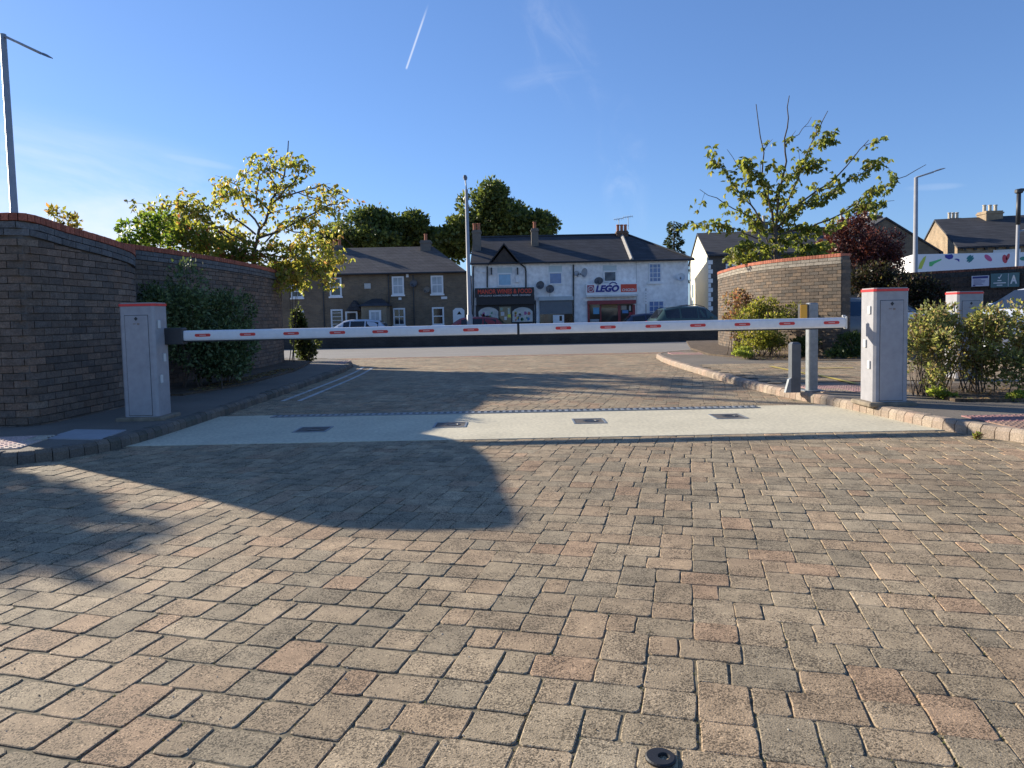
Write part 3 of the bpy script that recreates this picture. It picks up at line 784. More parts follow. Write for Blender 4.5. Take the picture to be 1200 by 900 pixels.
# dropped black washer in the foreground
c_ = G(774, 889.5, 0); m = MB(); n = 28; ro, ri = .040, .016; vs = []; off = .009
for k in range(n):
    a = 2 * math.pi * k / n; ca, sa = math.cos(a), math.sin(a)
    vs += [(c_.x + ro * ca, c_.y + ro * sa, .001), (c_.x + ro * ca, c_.y + ro * sa, .006), (c_.x + (ro - .004) * ca, c_.y + (ro - .004) * sa, .009), (c_.x + off + ri * ca, c_.y + ri * sa, .0085), (c_.x + off + ri * ca * .85, c_.y + ri * sa * .85, .001)]
fs = []
for k in range(n):
    j = (k + 1) % n
    for i in range(4): fs.append((k * 5 + i, j * 5 + i, j * 5 + i + 1, k * 5 + i + 1))
m.add(vs, fs); tag(m.build('rubber_ring', M_BLACK), 'small black rubber ring lying on the paving in the foreground', 'ring')
# ------------------------------------------------------------------ steel posts
p_ = G(951, 458, KH)
e = empty('steel_post', (p_.x, p_.y, KH), 'tall square galvanised post with an orange box, behind the barrier arm', 'post')
m = MB(); m.bbox(p_.x - .06, p_.x + .06, p_.y - .06, p_.y + .06, KH, 1.25, .012); m.build('post', M_STEEL, e)
m = MB(); m.bbox(p_.x - .13, p_.x + .13, p_.y - .12, p_.y + .12, KH - .0, KH + .014, .004); m.build('base_plate', M_STEEL, e)
m = MB(); m.bbox(p_.x - .16, p_.x - .062, p_.y - .05, p_.y + .06, 1.03, 1.235, .006); bxo = m.build('reader_box', mat('reader_grey', (.06, .06, .065), .5, .1, 5), e)
m = MB(); m.bbox(p_.x - .175, p_.x - .085, p_.y - .058, p_.y - .0505, 1.035, 1.23, .002); m.build('reader_front', mat('orange_panel', (.85, .42, .04), .5, .05, 5), bxo)
p_ = G(931, 459.5, KH)
e = empty('bollard', (p_.x, p_.y, KH), 'short square grey steel bollard beside the kerb, left of the tall post', 'bollard')
m = MB(); vs = []; hw = .058
for z, t in ((KH, 0), (.725, 0)):
    vs += [(p_.x - hw, p_.y - hw, z), (p_.x + hw, p_.y - hw, z), (p_.x + hw, p_.y + hw, z), (p_.x - hw, p_.y + hw, z)]
vs += [(p_.x - hw * .6, p_.y - hw * .6, .75), (p_.x + hw * .6, p_.y - hw * .6, .75), (p_.x + hw * .6, p_.y + hw * .6, .75), (p_.x - hw * .6, p_.y + hw * .6, .75)]
m.add(vs, [(3, 2, 1, 0), (8, 9, 10, 11)] + [(r * 4 + i, r * 4 + (i + 1) % 4, r * 4 + 4 + (i + 1) % 4, r * 4 + 4 + i) for r in (0, 1) for i in range(4)]); m.build('post', mat('dull_steel', (.10, .11, .125), .6, .2, 8, metal=.2), e)
m = MB(); m.slab([(p_.x - hw - .075, KH), (p_.x - hw - .001, KH), (p_.x - hw - .001, KH + .19), (p_.x - hw - .03, KH + .17)], p_.y - .05, p_.y + .01); m.build('foot_bracket', M_STEEL, e)

# ------------------------------------------------------------------ lamp columns
def lamp(base, top, elbow, tip, rad, label, head=(.36, .15)):
    e = empty('street_lamp', base, label, 'street lamp', 'street lamps')
    B0, T = Vector(base), Vector(top)
    m = MB(); lo = B0.lerp(T, .18); m.tube([B0, lo, lo + Vector((0, 0, .03)), T], [rad * 1.35, rad * 1.35, rad, rad * .72], 14); m.build('column', M_LAMP, e, smooth=True)
    m = MB(); t_ = Vector(tip); m.tube([Vector(elbow), Vector(elbow).lerp(t_, .5), t_], rad * .32, 8); m.build('bracket_arm', M_LAMP if 'arm' not in label else M_LAMP, e, smooth=True)
    d = (t_ - Vector(elbow)); d = d.normalized() if d.length else Vector((1, 0, 0)); s_ = Vector((-d.y, d.x, 0)).normalized(); u_ = d.cross(s_)
    if u_.z < 0: u_ = -u_
    m = MB(); Lh, Wh = head; st = [(0, .25, .5), (.15, .7, .9), (.55, 1, 1), (.9, .7, .6), (1, .35, .25)]; vs = []
    for (q, ww, hh) in st:
        c_ = t_ + d * (Lh * q); 
        for (a, b) in ((-1, -.3), (1, -.3), (.8, .5), (0, 1), (-.8, .5)): vs.append(c_ + s_ * (a * Wh * .5 * ww) + u_ * (b * .05 * hh))
    fs = [tuple(range(4, -1, -1)), tuple(range(20, 25))] + [(r * 5 + i, r * 5 + (i + 1) % 5, r * 5 + 5 + (i + 1) % 5, r * 5 + 5 + i) for r in range(4) for i in range(5)]
    m.add(vs, fs); h = m.build('lamp_head', mat('lamp_head', (.16, .16, .17), .5, .1, 5), e)
    m = MB(); c_ = t_ + d * (Lh * .55) - u_ * .017; m.sheet([c_ - d * .12 - s_ * .04, c_ + d * .12 - s_ * .04, c_ + d * .12 + s_ * .04, c_ - d * .12 + s_ * .04]); m.build('lens', M_GLASS, h)
    return e
T1 = P(3.5, 40, 22); lamp((P(20, 300, 22).x, 22, -.15), T1, T1 - Vector((0, 0, .04)), P(48, 62.5, 21.4), .118, 'tall grey lamp column rising behind the near left brick wall', (.48, .24))
T2 = P(546.5, 222, 41); lamp((P(551, 392, 41).x, 41, -.35), T2, T2, T2 + Vector((-.05, .25, .55)), .125, 'grey lamp column standing across the road between the brick cottages and white shops', (.38, .26))
T3 = P(1073.5, 208, 30); lamp((P(1072, 380, 30).x, 30, -.3), T3, T3, P(1094, 201.5, 30), .105, 'grey lamp column in front of the fruit hoarding, arm to the right', (.5, .2))
# camera pole
b_ = P(1191.5, 300, 27); t_ = P(1194, 226, 27)
e = empty('camera_pole', (b_.x, 27, -.28), 'dark pole topped by a small camera at the right edge', 'camera pole')
m = MB(); m.tube([(b_.x, 27, -.28), (b_.x + .02, 27, (b_.z + t_.z) / 2), ], [.07, .06], 10); m.build('lower_pole', M_LAMP, e, smooth=True)
m = MB(); m.tube([(b_.x + .02, 27, (b_.z + t_.z) / 2), (t_.x, 27, t_.z)], [.085, .075], 10); m.build('upper_pole', M_DARKM, e, smooth=True)
m = MB(); m.bbox(t_.x - .12, t_.x + .12, 26.9, 27.1, t_.z - .02, t_.z + .14, .03); m.bbox(t_.x - .0, t_.x + .2, 26.93, 27.07, t_.z + .06, t_.z + .16, .02); m.build('camera_head', M_DARKM, e)
m = MB(); m.tube([(t_.x, 27, b_.z + .9), (t_.x + .45, 26.95, b_.z + 1.0)], .05, 8); m.build('bracket', M_LAMP, e)

# ------------------------------------------------------------------ text
def text_part(s, x0, x1, z0, z1, y, m_, parent, name='lettering', shear=0, bold=0, depth=.02, fit=True):
    cu = bpy.data.curves.new('txt', 'FONT'); cu.body = s; cu.size = 1; cu.shear = shear; cu.offset = bold; cu.extrude = .01; cu.resolution_u = 3
    to = bpy.data.objects.new('txt', cu); me = bpy.data.meshes.new_from_object(to)
    V = np.array([v.co[:] for v in me.vertices]); F = [tuple(p.vertices) for p in me.polygons]
    bpy.data.objects.remove(to); bpy.data.curves.remove(cu); bpy.data.meshes.remove(me)
    mn, mx = V.min(0), V.max(0); sx = (x1 - x0) / (mx[0] - mn[0]); sz = (z1 - z0) / (mx[1] - mn[1])
    vs = [(x0 + (v[0] - mn[0]) * sx, y - (v[2] - mn[2]) / (mx[2] - mn[2]) * depth, z0 + (v[1] - mn[1]) * sz) for v in V]
    m = MB(); m.add(vs, F); return m.build(name, m_, parent)

# ------------------------------------------------------------------ buildings
HY = 46.0
def RX(px0, py0, px1, py1, Y=HY):
    c_ = P((px0 + px1) / 2, (py0 + py1) / 2, Y); k = Y / FPX * 1.0
    w_, h_ = (px1 - px0) * k, (py1 - py0) * k
    return c_.x - w_ / 2, c_.x + w_ / 2, c_.z - h_ / 2, c_.z + h_ / 2
M_SLATE = brickmat('slate_roof', (.036, .038, .045), (.056, .056, .062), (.02, .02, .023), .3, .22, .012, .3)
M_YBRICK = brickmat('yellow_stock_brick', (.20, .14, .085), (.135, .10, .068), (.17, .145, .115), .225, .075, .010, .3)
M_YBRICK2 = brickmat('pale_stock_brick', (.36, .255, .15), (.25, .18, .11), (.30, .25, .19), .225, .075, .010, .4)
M_RENDER = mat('white_render', (.80, .80, .79), .85, .10, .7, fine=4)
M_CREAM = mat('cream_render', (.82, .76, .60), .85, .05, 1.2)
M_TERRA = mat('terracotta', (.42, .15, .08), .85, .2, 5)
M_CURT = mat('curtain_white', (.45, .47, .5), .8, .15, 6)
M_BLIND = mat('blind_blue', (.30, .42, .60), .6, .08, 3)
def window(par, rect, Y, glaz=None, bars=(1, 1), sill=True, name='window', fr=.055, curtain=False):
    x0, x1, z0, z1 = rect
    m = MB(); f = fr
    m.box(x0, x0 + f, Y - .05, Y + .05, z0, z1); m.box(x1 - f, x1, Y - .05, Y + .05, z0, z1)
    m.box(x0 + f, x1 - f, Y - .05, Y + .05, z0, z0 + f); m.box(x0 + f, x1 - f, Y - .05, Y + .05, z1 - f, z1)
    nx, nz = bars
    for i in range(1, nx): xx = x0 + (x1 - x0) * i / nx; m.box(xx - .018, xx + .018, Y - .035, Y + .03, z0 + f, z1 - f)
    for i in range(1, nz):
        zz = z0 + (z1 - z0) * i / nz; t_ = .03 if nz == 2 else .016
        m.box(x0 + f, x1 - f, Y - .042, Y + .025, zz - t_, zz + t_)
    o = m.build(name, M_UPVC, par)
    m = MB(); m.box(x0 + f * .6, x1 - f * .6, Y - .018, Y + .045, z0 + f * .6, z1 - f * .6); m.build('pane', glaz or M_GLASS, o)
    if sill: m = MB(); m.box(x0 - .06, x1 + .06, Y - .11, Y - .0515, z0 - .09, z0 + .01); m.build('sill', M_WHITE, o)
    return o
def chimney(par, x, y, z0, z1, w_, d_, pots, pm, mt, plan_y=None, cream=None):
    m = MB(); m.box(x - w_ / 2, x + w_ / 2, y - d_ / 2, y + d_ / 2, z0, z1 - .2); m.box(x - w_ / 2 - .05, x + w_ / 2 + .05, y - d_ / 2 - .05, y + d_ / 2 + .05, z1 - .198, z1 - .1); m.box(x - w_ / 2 - .0, x + w_ / 2 + .0, y - d_ / 2, y + d_ / 2, z1 - .098, z1)
    c_ = m.build('chimney', mt, par)
    for k in range(pots):
        px_ = x + (k - (pots - 1) / 2) * (w_ / max(pots, 1)) if pots > 1 else x
        m = MB(); m.lathe([(.13, z1 + .001), (.105, z1 + .05), (.10, z1 + .38), (.13, z1 + .40), (.12, z1 + .46)], px_, y, 12); m.build('chimney_pot', pm, c_)
    return c_
def roofmesh(name, faces, par, m_, thick=.12):
    m = MB()
    for f in faces: m.sheet(f)
    return m.build(name, m_, par)
BZ0 = -.3
# --- white terrace with shops
x0 = P(553, 340, HY).x; x1 = P(806.5, 340, HY).x; ze = P(680, 306, HY).z; zr = P(660, 276.5, HY + 4.2).z; XR = P(735, 273, HY + 4.2).x
tr = empty('shop_terrace', ((x0 + x1) / 2, HY + 4, BZ0), 'white painted terrace with slate roof and two ground floor shops across the road', 'building')
m = MB(); m.box(x0, x1, HY, HY + 8.4, BZ0 - .1, ze); m.build('wall', M_RENDER, tr)
ov = .28; ys, yn, yb_ = HY - ov, HY + 4.2, HY + 8.4 + ov; zs = ze - .06
m = MB(); xr_ = x1 + ov
m.sheet([(x0 - .05, ys, zs), (xr_, ys, zs), (XR, yn, zr), (x0 - .05, yn, zr)])
m.sheet([(xr_, yb_, zs), (x0 - .05, yb_, zs), (x0 - .05, yn, zr), (XR, yn, zr)])
m.sheet([(xr_, ys, zs), (xr_, yb_, zs), (XR, yn, zr)])
m.sheet([(x0 - .05, yb_, zs), (x0 - .05, ys, zs), (x0 - .05, yn, zr)])
m.sheet([(x0 - .05, ys, zs - .004), (x0 - .05, yb_, zs - .004), (xr_, yb_, zs - .004), (xr_, ys, zs - .004)])
rf = m.build('roof', M_SLATE, tr)
m = MB(); m.tube([(x0 - .05, ys - .06, zs - .0), (xr_ + .05, ys - .06, zs - .0)], .065, 8); m.tube([(x0, yn, zr + .02), (XR, yn, zr + .02)], .09, 6); m.tube([(XR, yn, zr + .02), (xr_, ys, zs + .05)], .07, 6); m.build('gutter_and_ridge', M_DARKM, tr)
# party wall line on roof
pa, pb = P(728, 275, HY + 4.1), P(741, 304.5, HY - .1)
m = MB(); q0 = Vector((P(729, 300, HY).x, yn, zr + .02)); 
a_ = Vector((P(728.5, 275, yn).x, yn, zr + .03)); b_ = Vector((P(740.5, 305, ys).x, ys, zs + .06)); m.tube([a_, b_], .13, 4); m.build('roof_upstand', mat('upstand', (.34, .32, .29), .9, .2, 5), rf)
# chimneys on the terrace
M_CHB = mat('chimney_render', (.16, .14, .12), .9, .2, 4)
def chim_px(par, pxc, pyt, pyb, wpx, Y, pots, pm, mt, d_=.7):
    c_ = P(pxc, pyt, Y); b0 = P(pxc, pyb, Y); return chimney(par, c_.x, Y, b0.z - .6, c_.z, wpx * Y / FPX, d_, pots, pm, mt)
chim_px(rf, 558.5, 270, 290, 9.5, HY + 2.2, 2, M_TERRA, M_CHB)
chim_px(rf, 626.5, 268, 288, 8, HY + 2.8, 1, M_TERRA, M_CHB)
chim_px(rf, 728.5, 271, 276, 13, HY + 4.2, 3, M_TERRA, mat('chimney_brick', (.13, .08, .06), .9, .25, 6))
for k, (px_, pt_) in enumerate(((725, 256.5), (736, 254))):
    a_ = P(px_ + .5, 269, HY + 4.2); t_ = P(px_, pt_, HY + 4.2)
    e = empty('aerial', (a_.x, HY + 4.2, a_.z), ['thin television aerial left of its neighbour above the shop terrace chimney pots', 'taller television aerial at the right of the shop terrace chimney pots'][k], 'aerial', 'television aerials on the shop terrace chimney')
    m = MB(); m.tube([a_, t_], .022, 5); m.build('mast', M_STEEL, e)
    m = MB(); m.tube([t_ + Vector((-.35, 0, -.05)), t_ + Vector((.35, .1, .05))], .018, 5)
    for q in range(6): c_ = t_ + Vector((-.3 + .12 * q, 0, -.04 + .015 * q)); m.tube([c_ + Vector((0, -.15, -.12)), c_ + Vector((0, .15, .12))], .01, 4)
    m.build('aerial_rods', M_STEEL, e)
# small gable over first unit
gx0, gx1, gz0, _ = RX(574, 310, 608, 312, HY - .35); ga = P(591, 287, HY - .35).z; gx = (gx0 + gx1) / 2; gz0 = zs + .02
m = MB(); m.slab([(gx0 + .15, gz0), (gx1 - .15, gz0), (gx, ga - .18)], HY - .30, HY + 1.2); gab = m.build('gable', mat('gable_boards', (.055, .045, .04), .9, .3, 6), tr)
m = MB(); yb2 = HY + 2.8
for (xa_, xb_) in ((gx0 - .1, gx), (gx1 + .1, gx)):
    m.add([(xa_, HY - .5, gz0 - .12), (gx, HY - .5, ga + .02), (gx, yb2, ga + .02), (xa_, yb2, gz0 - .12), (xa_, HY - .5, gz0 - .02), (gx, HY - .5, ga + .12), (gx, yb2, ga + .12), (xa_, yb2, gz0 - .02)], [(0, 1, 2, 3), (7, 6, 5, 4), (0, 4, 5, 1), (3, 2, 6, 7), (0, 3, 7, 4)])
m.build('gable_roof', M_SLATE, tr)
for px_ in (576, 606.5): q = RX(px_ - .8, 314, px_ + .8, 322); m = MB(); m.box(q[0], q[1], HY - .3, HY - .002, q[2], q[3]); m.build('gable_bracket', M_DARKM, tr)
# drainpipes
for px_, py0, py1 in ((571, 312, 337), (616.3, 318, 337), (672, 310, 384), (554.5, 312, 385), (627.5, 352, 385)):
    a_, b_ = P(px_, py0, HY - .08), P(px_, py1, HY - .08)
    m = MB(); pts = [(a_.x, HY - .08, a_.z), (b_.x, HY - .08, max(b_.z, BZ0))]
    if px_ == 616.3: pts = [(a_.x - .35, HY - .2, ze - .1), (a_.x - .05, HY - .1, a_.z + .25)] + pts
    m.tube(pts, .05, 7); m.build('drainpipe', M_DARKM, tr)
# vertical render colour joints of the units
for px_ in (644, 746):
    q = RX(px_ - .3, 310, px_ + .3, 384); m = MB(); m.box(q[0], q[1], HY - .012, HY - .002, BZ0, ze - .1); m.build('render_joint', mat('joint_grey', (.5, .5, .5), .9, .1, 3), tr)
def lint(px0, py0, px1, py1):
    q = RX(px0, py0, px1, py1); m = MB(); m.box(q[0], q[1], HY - .02, HY - .001, q[2], q[3]); m.build('window_head', mat('pale_green_panel', (.50, .58, .58), .7, .08, 3), tr)
M_LBLUE = glass('blue_tinted_glass', (.16, .34, .52), .12)  # blue tint of the pane is a plain base colour
M_MBLUE = glass('blue_curtained_glass', (.10, .17, .36), .15)
lint(583, 313.5, 600, 320); window(tr, RX(583, 320, 600, 335.5), HY - .02, M_LBLUE, sill=False, fr=.09)
lint(643, 311.5, 658.5, 318.5); window(tr, RX(643, 319, 659, 333.5), HY - .02, M_MBLUE, sill=False, fr=.08)
lint(706.5, 311, 722.5, 317); window(tr, RX(707, 317.5, 722.5, 330.5), HY - .02, glass('navy_glass', (.015, .03, .08)), sill=False, fr=.08)
window(tr, RX(760, 308.5, 775, 331), HY - .02, M_MBLUE, bars=(3, 4), sill=True, fr=.08)
window(tr, RX(760, 352.5, 778, 384), HY - .02, M_MBLUE, bars=(3, 5), sill=False, fr=.06)
# wine shop
M_SHOPBK = mat('shop_frame_black', (.012, .013, .018), .5, .2, 6)
sf = empty('shop_front', (P(590, 350, HY).x, HY - .15, BZ0)); sf.parent = tr; sf.location = Vector(sf.location) - WL[tr.name]
q = RX(558, 357, 626, 392); m = MB(); m.box(q[0], q[1], HY - .16, HY - .003, BZ0, q[3]); m.build('shop_frame', M_SHOPBK, sf)
M_POST1 = mat('window_poster_pale', (.50, .50, .47), .5, .25, 3.5)
for px0, px1, nm in ((561, 584, 0), (600.5, 624, 1)):
    q = RX(px0, 360, px1, 377); m = MB(); pts = [(q[0], q[2]), (q[1], q[2])] + [(q[1] - (q[1] - q[0]) * t, q[3] - .28 + .28 * math.sin(math.pi * t) ** .6) for t in [i / 8 for i in range(9)]]
    m.slab(pts, HY - .185, HY - .162); po = m.build('window_poster', M_POST1, sf)
    r_ = random.Random(nm + 3); cols = [(.08, .2, .4), (.5, .12, .1), (.1, .25, .15), (.55, .4, .1), (.25, .25, .3), (.35, .1, .25)]
    for k in range(16):
        cx, cz = r_.uniform(q[0] + .15, q[1] - .15), r_.uniform(q[2] + .1, q[2] + .6); s_ = r_.uniform(.05, .12); m = MB()
        m.slab([(cx + s_ * math.cos(a) * r_.uniform(.6, 1.1), cz + s_ * 1.3 * math.sin(a) * r_.uniform(.6, 1.1)) for a in (0, 1, 2, 3, 4, 5)], HY - .190, HY - .186)
        m.build('poster_picture', mat('poster_colour%d' % (k % 6), cols[k % 6], .6, .1, 3), po)
q = RX(585.5, 359.5, 599, 383); m = MB(); m.box(q[0], q[1], HY - .175, HY - .163, BZ0, q[3]); dr = m.build('shop_door', glass('green_dark_glass', (.02, .035, .03)), sf)
for (a0, b0, a1, b1, c_) in ((587, 365.5, 591, 370, (.5, .5, .52)), (595, 361, 597.5, 368, (.45, .5, .42)), (595, 368.5, 598.5, 372, (.75, .7, .1)), (591, 371, 594, 375, (.6, .6, .6)), (586.5, 360.5, 589, 364, (.3, .4, .33))):
    q = RX(a0, b0, a1, b1); m = MB(); m.box(q[0], q[1], HY - .18, HY - .1755, q[2], q[3]); m.build('door_notice', mat('notice%d' % int(a0 * 10 + b0), c_, .6, .05, 3), dr)
q = RX(558.5, 347, 626, 357); m = MB(); m.slab([(q[0], q[2]), (q[1], q[2]), (q[1], q[3]), (q[0], q[3])], HY - .42, HY - .003); m.build('shutter_box', M_SHOPBK, sf)
sg = RX(557, 337.5, 625.5, 348.5)
e = empty('shop_sign', ((sg[0] + sg[1]) / 2, HY - .3, sg[2]), 'black fascia sign with red lettering over the wine and food shop', 'sign')
m = MB(); m.box(sg[0], sg[1], HY - .48, HY - .425, sg[2] + .003, sg[3]); m.box(sg[0] + .05, sg[1] - .05, HY - .424, HY - .01, sg[2] + .01, sg[3] - .05); m.build('sign_board', M_SHOPBK, e)
M_SIGNRED = mat('sign_red', (.62, .07, .04), .5, .05, 3)
q = RX(560.5, 339, 623, 344.3); text_part('MANOR WINES & FOOD', q[0], q[1], q[2], q[3], HY - .481, M_SIGNRED, e, bold=.025, depth=.03)
q = RX(562, 345.6, 621.5, 347.3); text_part('OFF LICENCE  CONFECTIONERY  NEWS  GROCERIES', q[0], q[1], q[2] - .0, q[3], HY - .481, M_TXTW, e, depth=.01)
# middle unit with shutter
s2 = empty('shop_front', (P(650, 350, HY).x, HY - .1, BZ0)); s2.parent = tr; s2.location = Vector(s2.location) - WL[tr.name]
q = RX(631, 347.5, 671.5, 352); m = MB(); m.box(q[0], q[1], HY - .22, HY - .002, q[2], q[3]); m.build('fascia', mat('grey_fascia', (.40, .45, .47), .6, .1, 3), s2)
q = RX(632.5, 352, 670.5, 368); m = MB(); zz = q[2]; 
while zz < q[3]: m.box(q[0], q[1], HY - .10, HY - .06 - .012, zz, zz + .08); m.box(q[0], q[1], HY - .09, HY - .065, zz + .08, zz + .1); zz += .1
m.build('roller_shutter', mat('grey_shutter', (.13, .15, .17), .5, .1, 3), s2)
q = RX(632.5, 352, 671, 395); m = MB(); m.box(q[0], q[1], HY - .06, HY - .002, BZ0, q[3]); m.build('shop_window', M_GLASS, s2)
q = RX(648, 369, 661, 385); m = MB(); m.box(q[0], q[1], HY - .1, HY - .061, BZ0, q[3]); dd = m.build('door', M_UPVC, s2)
q = RX(655.5, 370, 658.5, 376); m = MB(); m.box(q[0], q[1], HY - .105, HY - .1005, q[2], q[3]); m.build('pane', M_GLASS, dd)
# chicken shop
s3 = empty('shop_front', (P(715, 350, HY).x, HY - .1, BZ0)); s3.parent = tr; s3.location = Vector(s3.location) - WL[tr.name]
M_DRED = mat('dark_red_frame', (.24, .035, .04), .5, .15, 4)
q = RX(688, 352, 744, 356.5); m = MB(); m.box(q[0], q[1], HY - .4, HY - .003, q[2], q[3]); m.build('shutter_box', M_DRED, s3)
m = MB()
for a0, a1 in ((688.5, 690.8), (741, 744), (703, 704.5), (724, 727)): q = RX(a0, 357, a1, 395); m.box(q[0], q[1], HY - .14, HY - .003, BZ0, q[3] - .003)
q = RX(688.5, 377, 744, 379); m.box(q[0], q[1], HY - .12, HY - .02, q[2] + .003, q[3]); m.build('shop_frame', M_DRED, s3)
q = RX(690, 357, 742, 395); m = MB(); m.box(q[0], q[1], HY - .08, HY - .003, BZ0, q[3] - .01); gl = m.build('shop_window', glass('brownish_shop_glass', (.05, .04, .032)), s3)
for (a0, b0, a1, b1, c_) in ((695, 360.5, 702, 368, (.12, .35, .55)), (704.5, 354, 723, 361, (.28, .18, .08)), (728, 358, 734, 363, (.35, .32, .28)), (729, 363.5, 736, 367, (.1, .25, .5)), (737, 358, 739, 364, (.5, .5, .48)), (691.5, 374, 702, 381, (.3, .33, .35)), (737, 366, 741, 378, (.35, .03, .05))):
    q = RX(a0, b0, a1, b1); m = MB(); m.box(q[0], q[1], HY - .088, HY - .081, q[2], q[3]); m.build('window_notice', mat('notice_b%d' % int(a0 * 7 + b0), c_, .6, .2, 3), gl)
sg = RX(686.5, 332.5, 745.5, 345.5)
e = empty('shop_sign', ((sg[0] + sg[1]) / 2, HY - .3, sg[2]), 'white shop sign with large blue slanted letters and a red panel at its right end', 'sign')
m = MB(); m.box(sg[0], sg[1], HY - .36, HY - .01, sg[2] + .003, sg[3]); m.build('sign_board', M_WHITE, e)
q = RX(686.5, 345.5, 746, 347.8); m = MB(); m.box(q[0], q[1], HY - .42, HY - .01, q[2], q[3]); m.build('sign_ledge', mat('ledge_grey', (.6, .6, .58), .6, .1, 3), e)
q = RX(687.5, 334.5, 695.5, 343); m = MB(); m.box(q[0], q[1], HY - .37, HY - .361, q[2], q[3]); bb = m.build('emblem_panel', mat('maroon_panel', (.30, .05, .09), .5, .05, 3), e)
c_ = P(691.5, 339, HY); m = MB(); m.tube([(c_.x + .17 * math.cos(a), HY - .375, c_.z + .17 * math.sin(a)) for a in [2 * math.pi * k / 20 for k in range(21)]], .022, 5)
m.tube([(c_.x - .08, HY - .375, c_.z - .08), (c_.x - .05, HY - .375, c_.z + .09), (c_.x + .02, HY - .375, c_.z - .05), (c_.x + .08, HY - .375, c_.z + .08)], .02, 5); m.build('emblem', M_TXTW, bb)
M_NAVY = mat('sign_navy', (.02, .025, .22), .4, .05, 3)
q = RX(697, 333.6, 724.5, 341.5); text_part('LEGO', q[0], q[1], q[2] - .05, q[3] - .04, HY - .361, M_NAVY, e, shear=.25, bold=.05, depth=.04)
m = MB(); a_ = P(713, 333.4, HY); b_ = P(722, 333.2, HY); m.tube([(a_.x, HY - .38, a_.z), (a_.x + .2, HY - .38, a_.z + .13), (b_.x - .1, HY - .38, b_.z + .08), (b_.x, HY - .38, b_.z)], .035, 5); m.build('letter_swoosh', M_NAVY, e)
q = RX(726.5, 333.3, 745, 342.3); m = MB(); m.box(q[0], q[1], HY - .37, HY - .361, q[2], q[3]); rp = m.build('red_panel', mat('orange_red_panel', (.60, .06, .03), .5, .08, 3), e)
q = RX(728, 338.3, 743.5, 341.3); text_part('CHICKEN', q[0], q[1], q[2], q[3], HY - .371, M_TXTW, rp, shear=.1, bold=.02, depth=.01)
# satellite dishes
def dish(px_, py_, r_, aim, mt, label, Y=HY - .3):
    c_ = P(px_, py_, Y); e = empty('satellite_dish', (c_.x, HY, c_.z), label, 'satellite dish', 'satellite dishes on the house fronts')
    d = Vector(aim).normalized(); a_ = d.orthogonal().normalized(); b_ = d.cross(a_)
    m = MB(); vs = []; n = 18
    for k, (rr, dd) in enumerate(((.02, -.10), (.5, -.075), (.85, -.03), (1, 0), (1.0, -.02), (.5, -.1), (.02, -.13))):
        for j in range(n): q_ = 2 * math.pi * j / n; vs.append(c_ + (a_ * math.cos(q_) + b_ * math.sin(q_)) * r_ * rr + d * dd)
    m.add(vs, [(k * n + j, k * n + (j + 1) % n, (k + 1) * n + (j + 1) % n, (k + 1) * n + j) for k in range(6) for j in range(n)]); m.build('dish', mt, e)
    m = MB(); m.tube([c_ + Vector((0, 0, -r_ * .8)) - d * .05, c_ + d * .32 + Vector((0, 0, -.1))], .015, 5); m.bbox(c_.x + d.x * .32 - .04, c_.x + d.x * .32 + .04, c_.y + d.y * .32 - .04, c_.y + d.y * .32 + .04, c_.z - .14, c_.z - .05, .005)
    m.tube([c_ - d * .1, (c_.x + .1, HY, c_.z - .2)], .025, 5); m.build('mount', M_DARKM, e)
M_DG = mat('dish_dark_grey', (.10, .10, .11), .6, .1, 3); M_DL = mat('dish_pale', (.42, .43, .45), .6, .1, 3)
dish(633, 334, .27, (-.3, -.9, .3), M_DG, 'dark grey satellite dish between the wine shop sign and the blue curtained window')
dish(644.5, 338.5, .27, (-.1, -.9, .3), M_DG, 'dark satellite dish directly below the blue curtained upper window')
dish(701.5, 329, .28, (-.2, -.8, .5), M_DG, 'dark satellite dish beside the tilted navy window above the chicken shop')
dish(684.5, 319.5, .30, (-.8, -.5, .1), M_DL, 'pale upright satellite dish seen edge on near the central drainpipe', HY - .35)
dish(676, 320, .16, (.2, -.9, .3), M_DL, 'small pale dish just right of the central drainpipe')
dish(798, 324.5, .26, (-.3, -.9, .3), mat('dish_white', (.62, .64, .66), .6, .05, 3), 'white satellite dish near the right corner of the white terrace')
# small fittings on white wall
for (a0, b0, a1, b1) in ((604.5, 322, 608, 331), (559.5, 316.5, 561, 318), (565.5, 318.5, 567.5, 319.5)):
    q = RX(a0, b0, a1, b1); m = MB(); m.bbox(q[0], q[1], HY - .14, HY - .003, q[2], q[3], .01); m.build('wall_box', M_UPVC, tr)

# --- brick cottages
bx0 = P(322, 340, HY).x; bx1 = P(546.5, 340, HY).x; bze = P(470, 319.5, HY).z; YR = HY + 4.0
bzr = P(440, 290, YR).z; XR2 = P(507, 289, YR).x; XL2 = P(380, 292, YR).x
ct = empty('cottage_row', ((bx0 + bx1) / 2, HY + 4, BZ0), 'row of two storey yellow brown brick cottages with slate roof and white windows', 'building')
m = MB(); m.box(bx0, bx1, HY, HY + 8, BZ0 - .1, bze); m.build('wall', M_YBRICK, ct)
ysb, ybb, zsb = HY - .25, HY + 8.25, bze - .05
m = MB(); xl_, xr_ = bx0 - .25, bx1 + .1
m.sheet([(xl_, ysb, zsb), (xr_, ysb, zsb), (XR2, YR, bzr), (bx0 + 3.4, YR, bzr)]); m.sheet([(xr_, ybb, zsb), (xl_, ybb, zsb), (bx0 + 3.4, YR, bzr), (XR2, YR, bzr)])
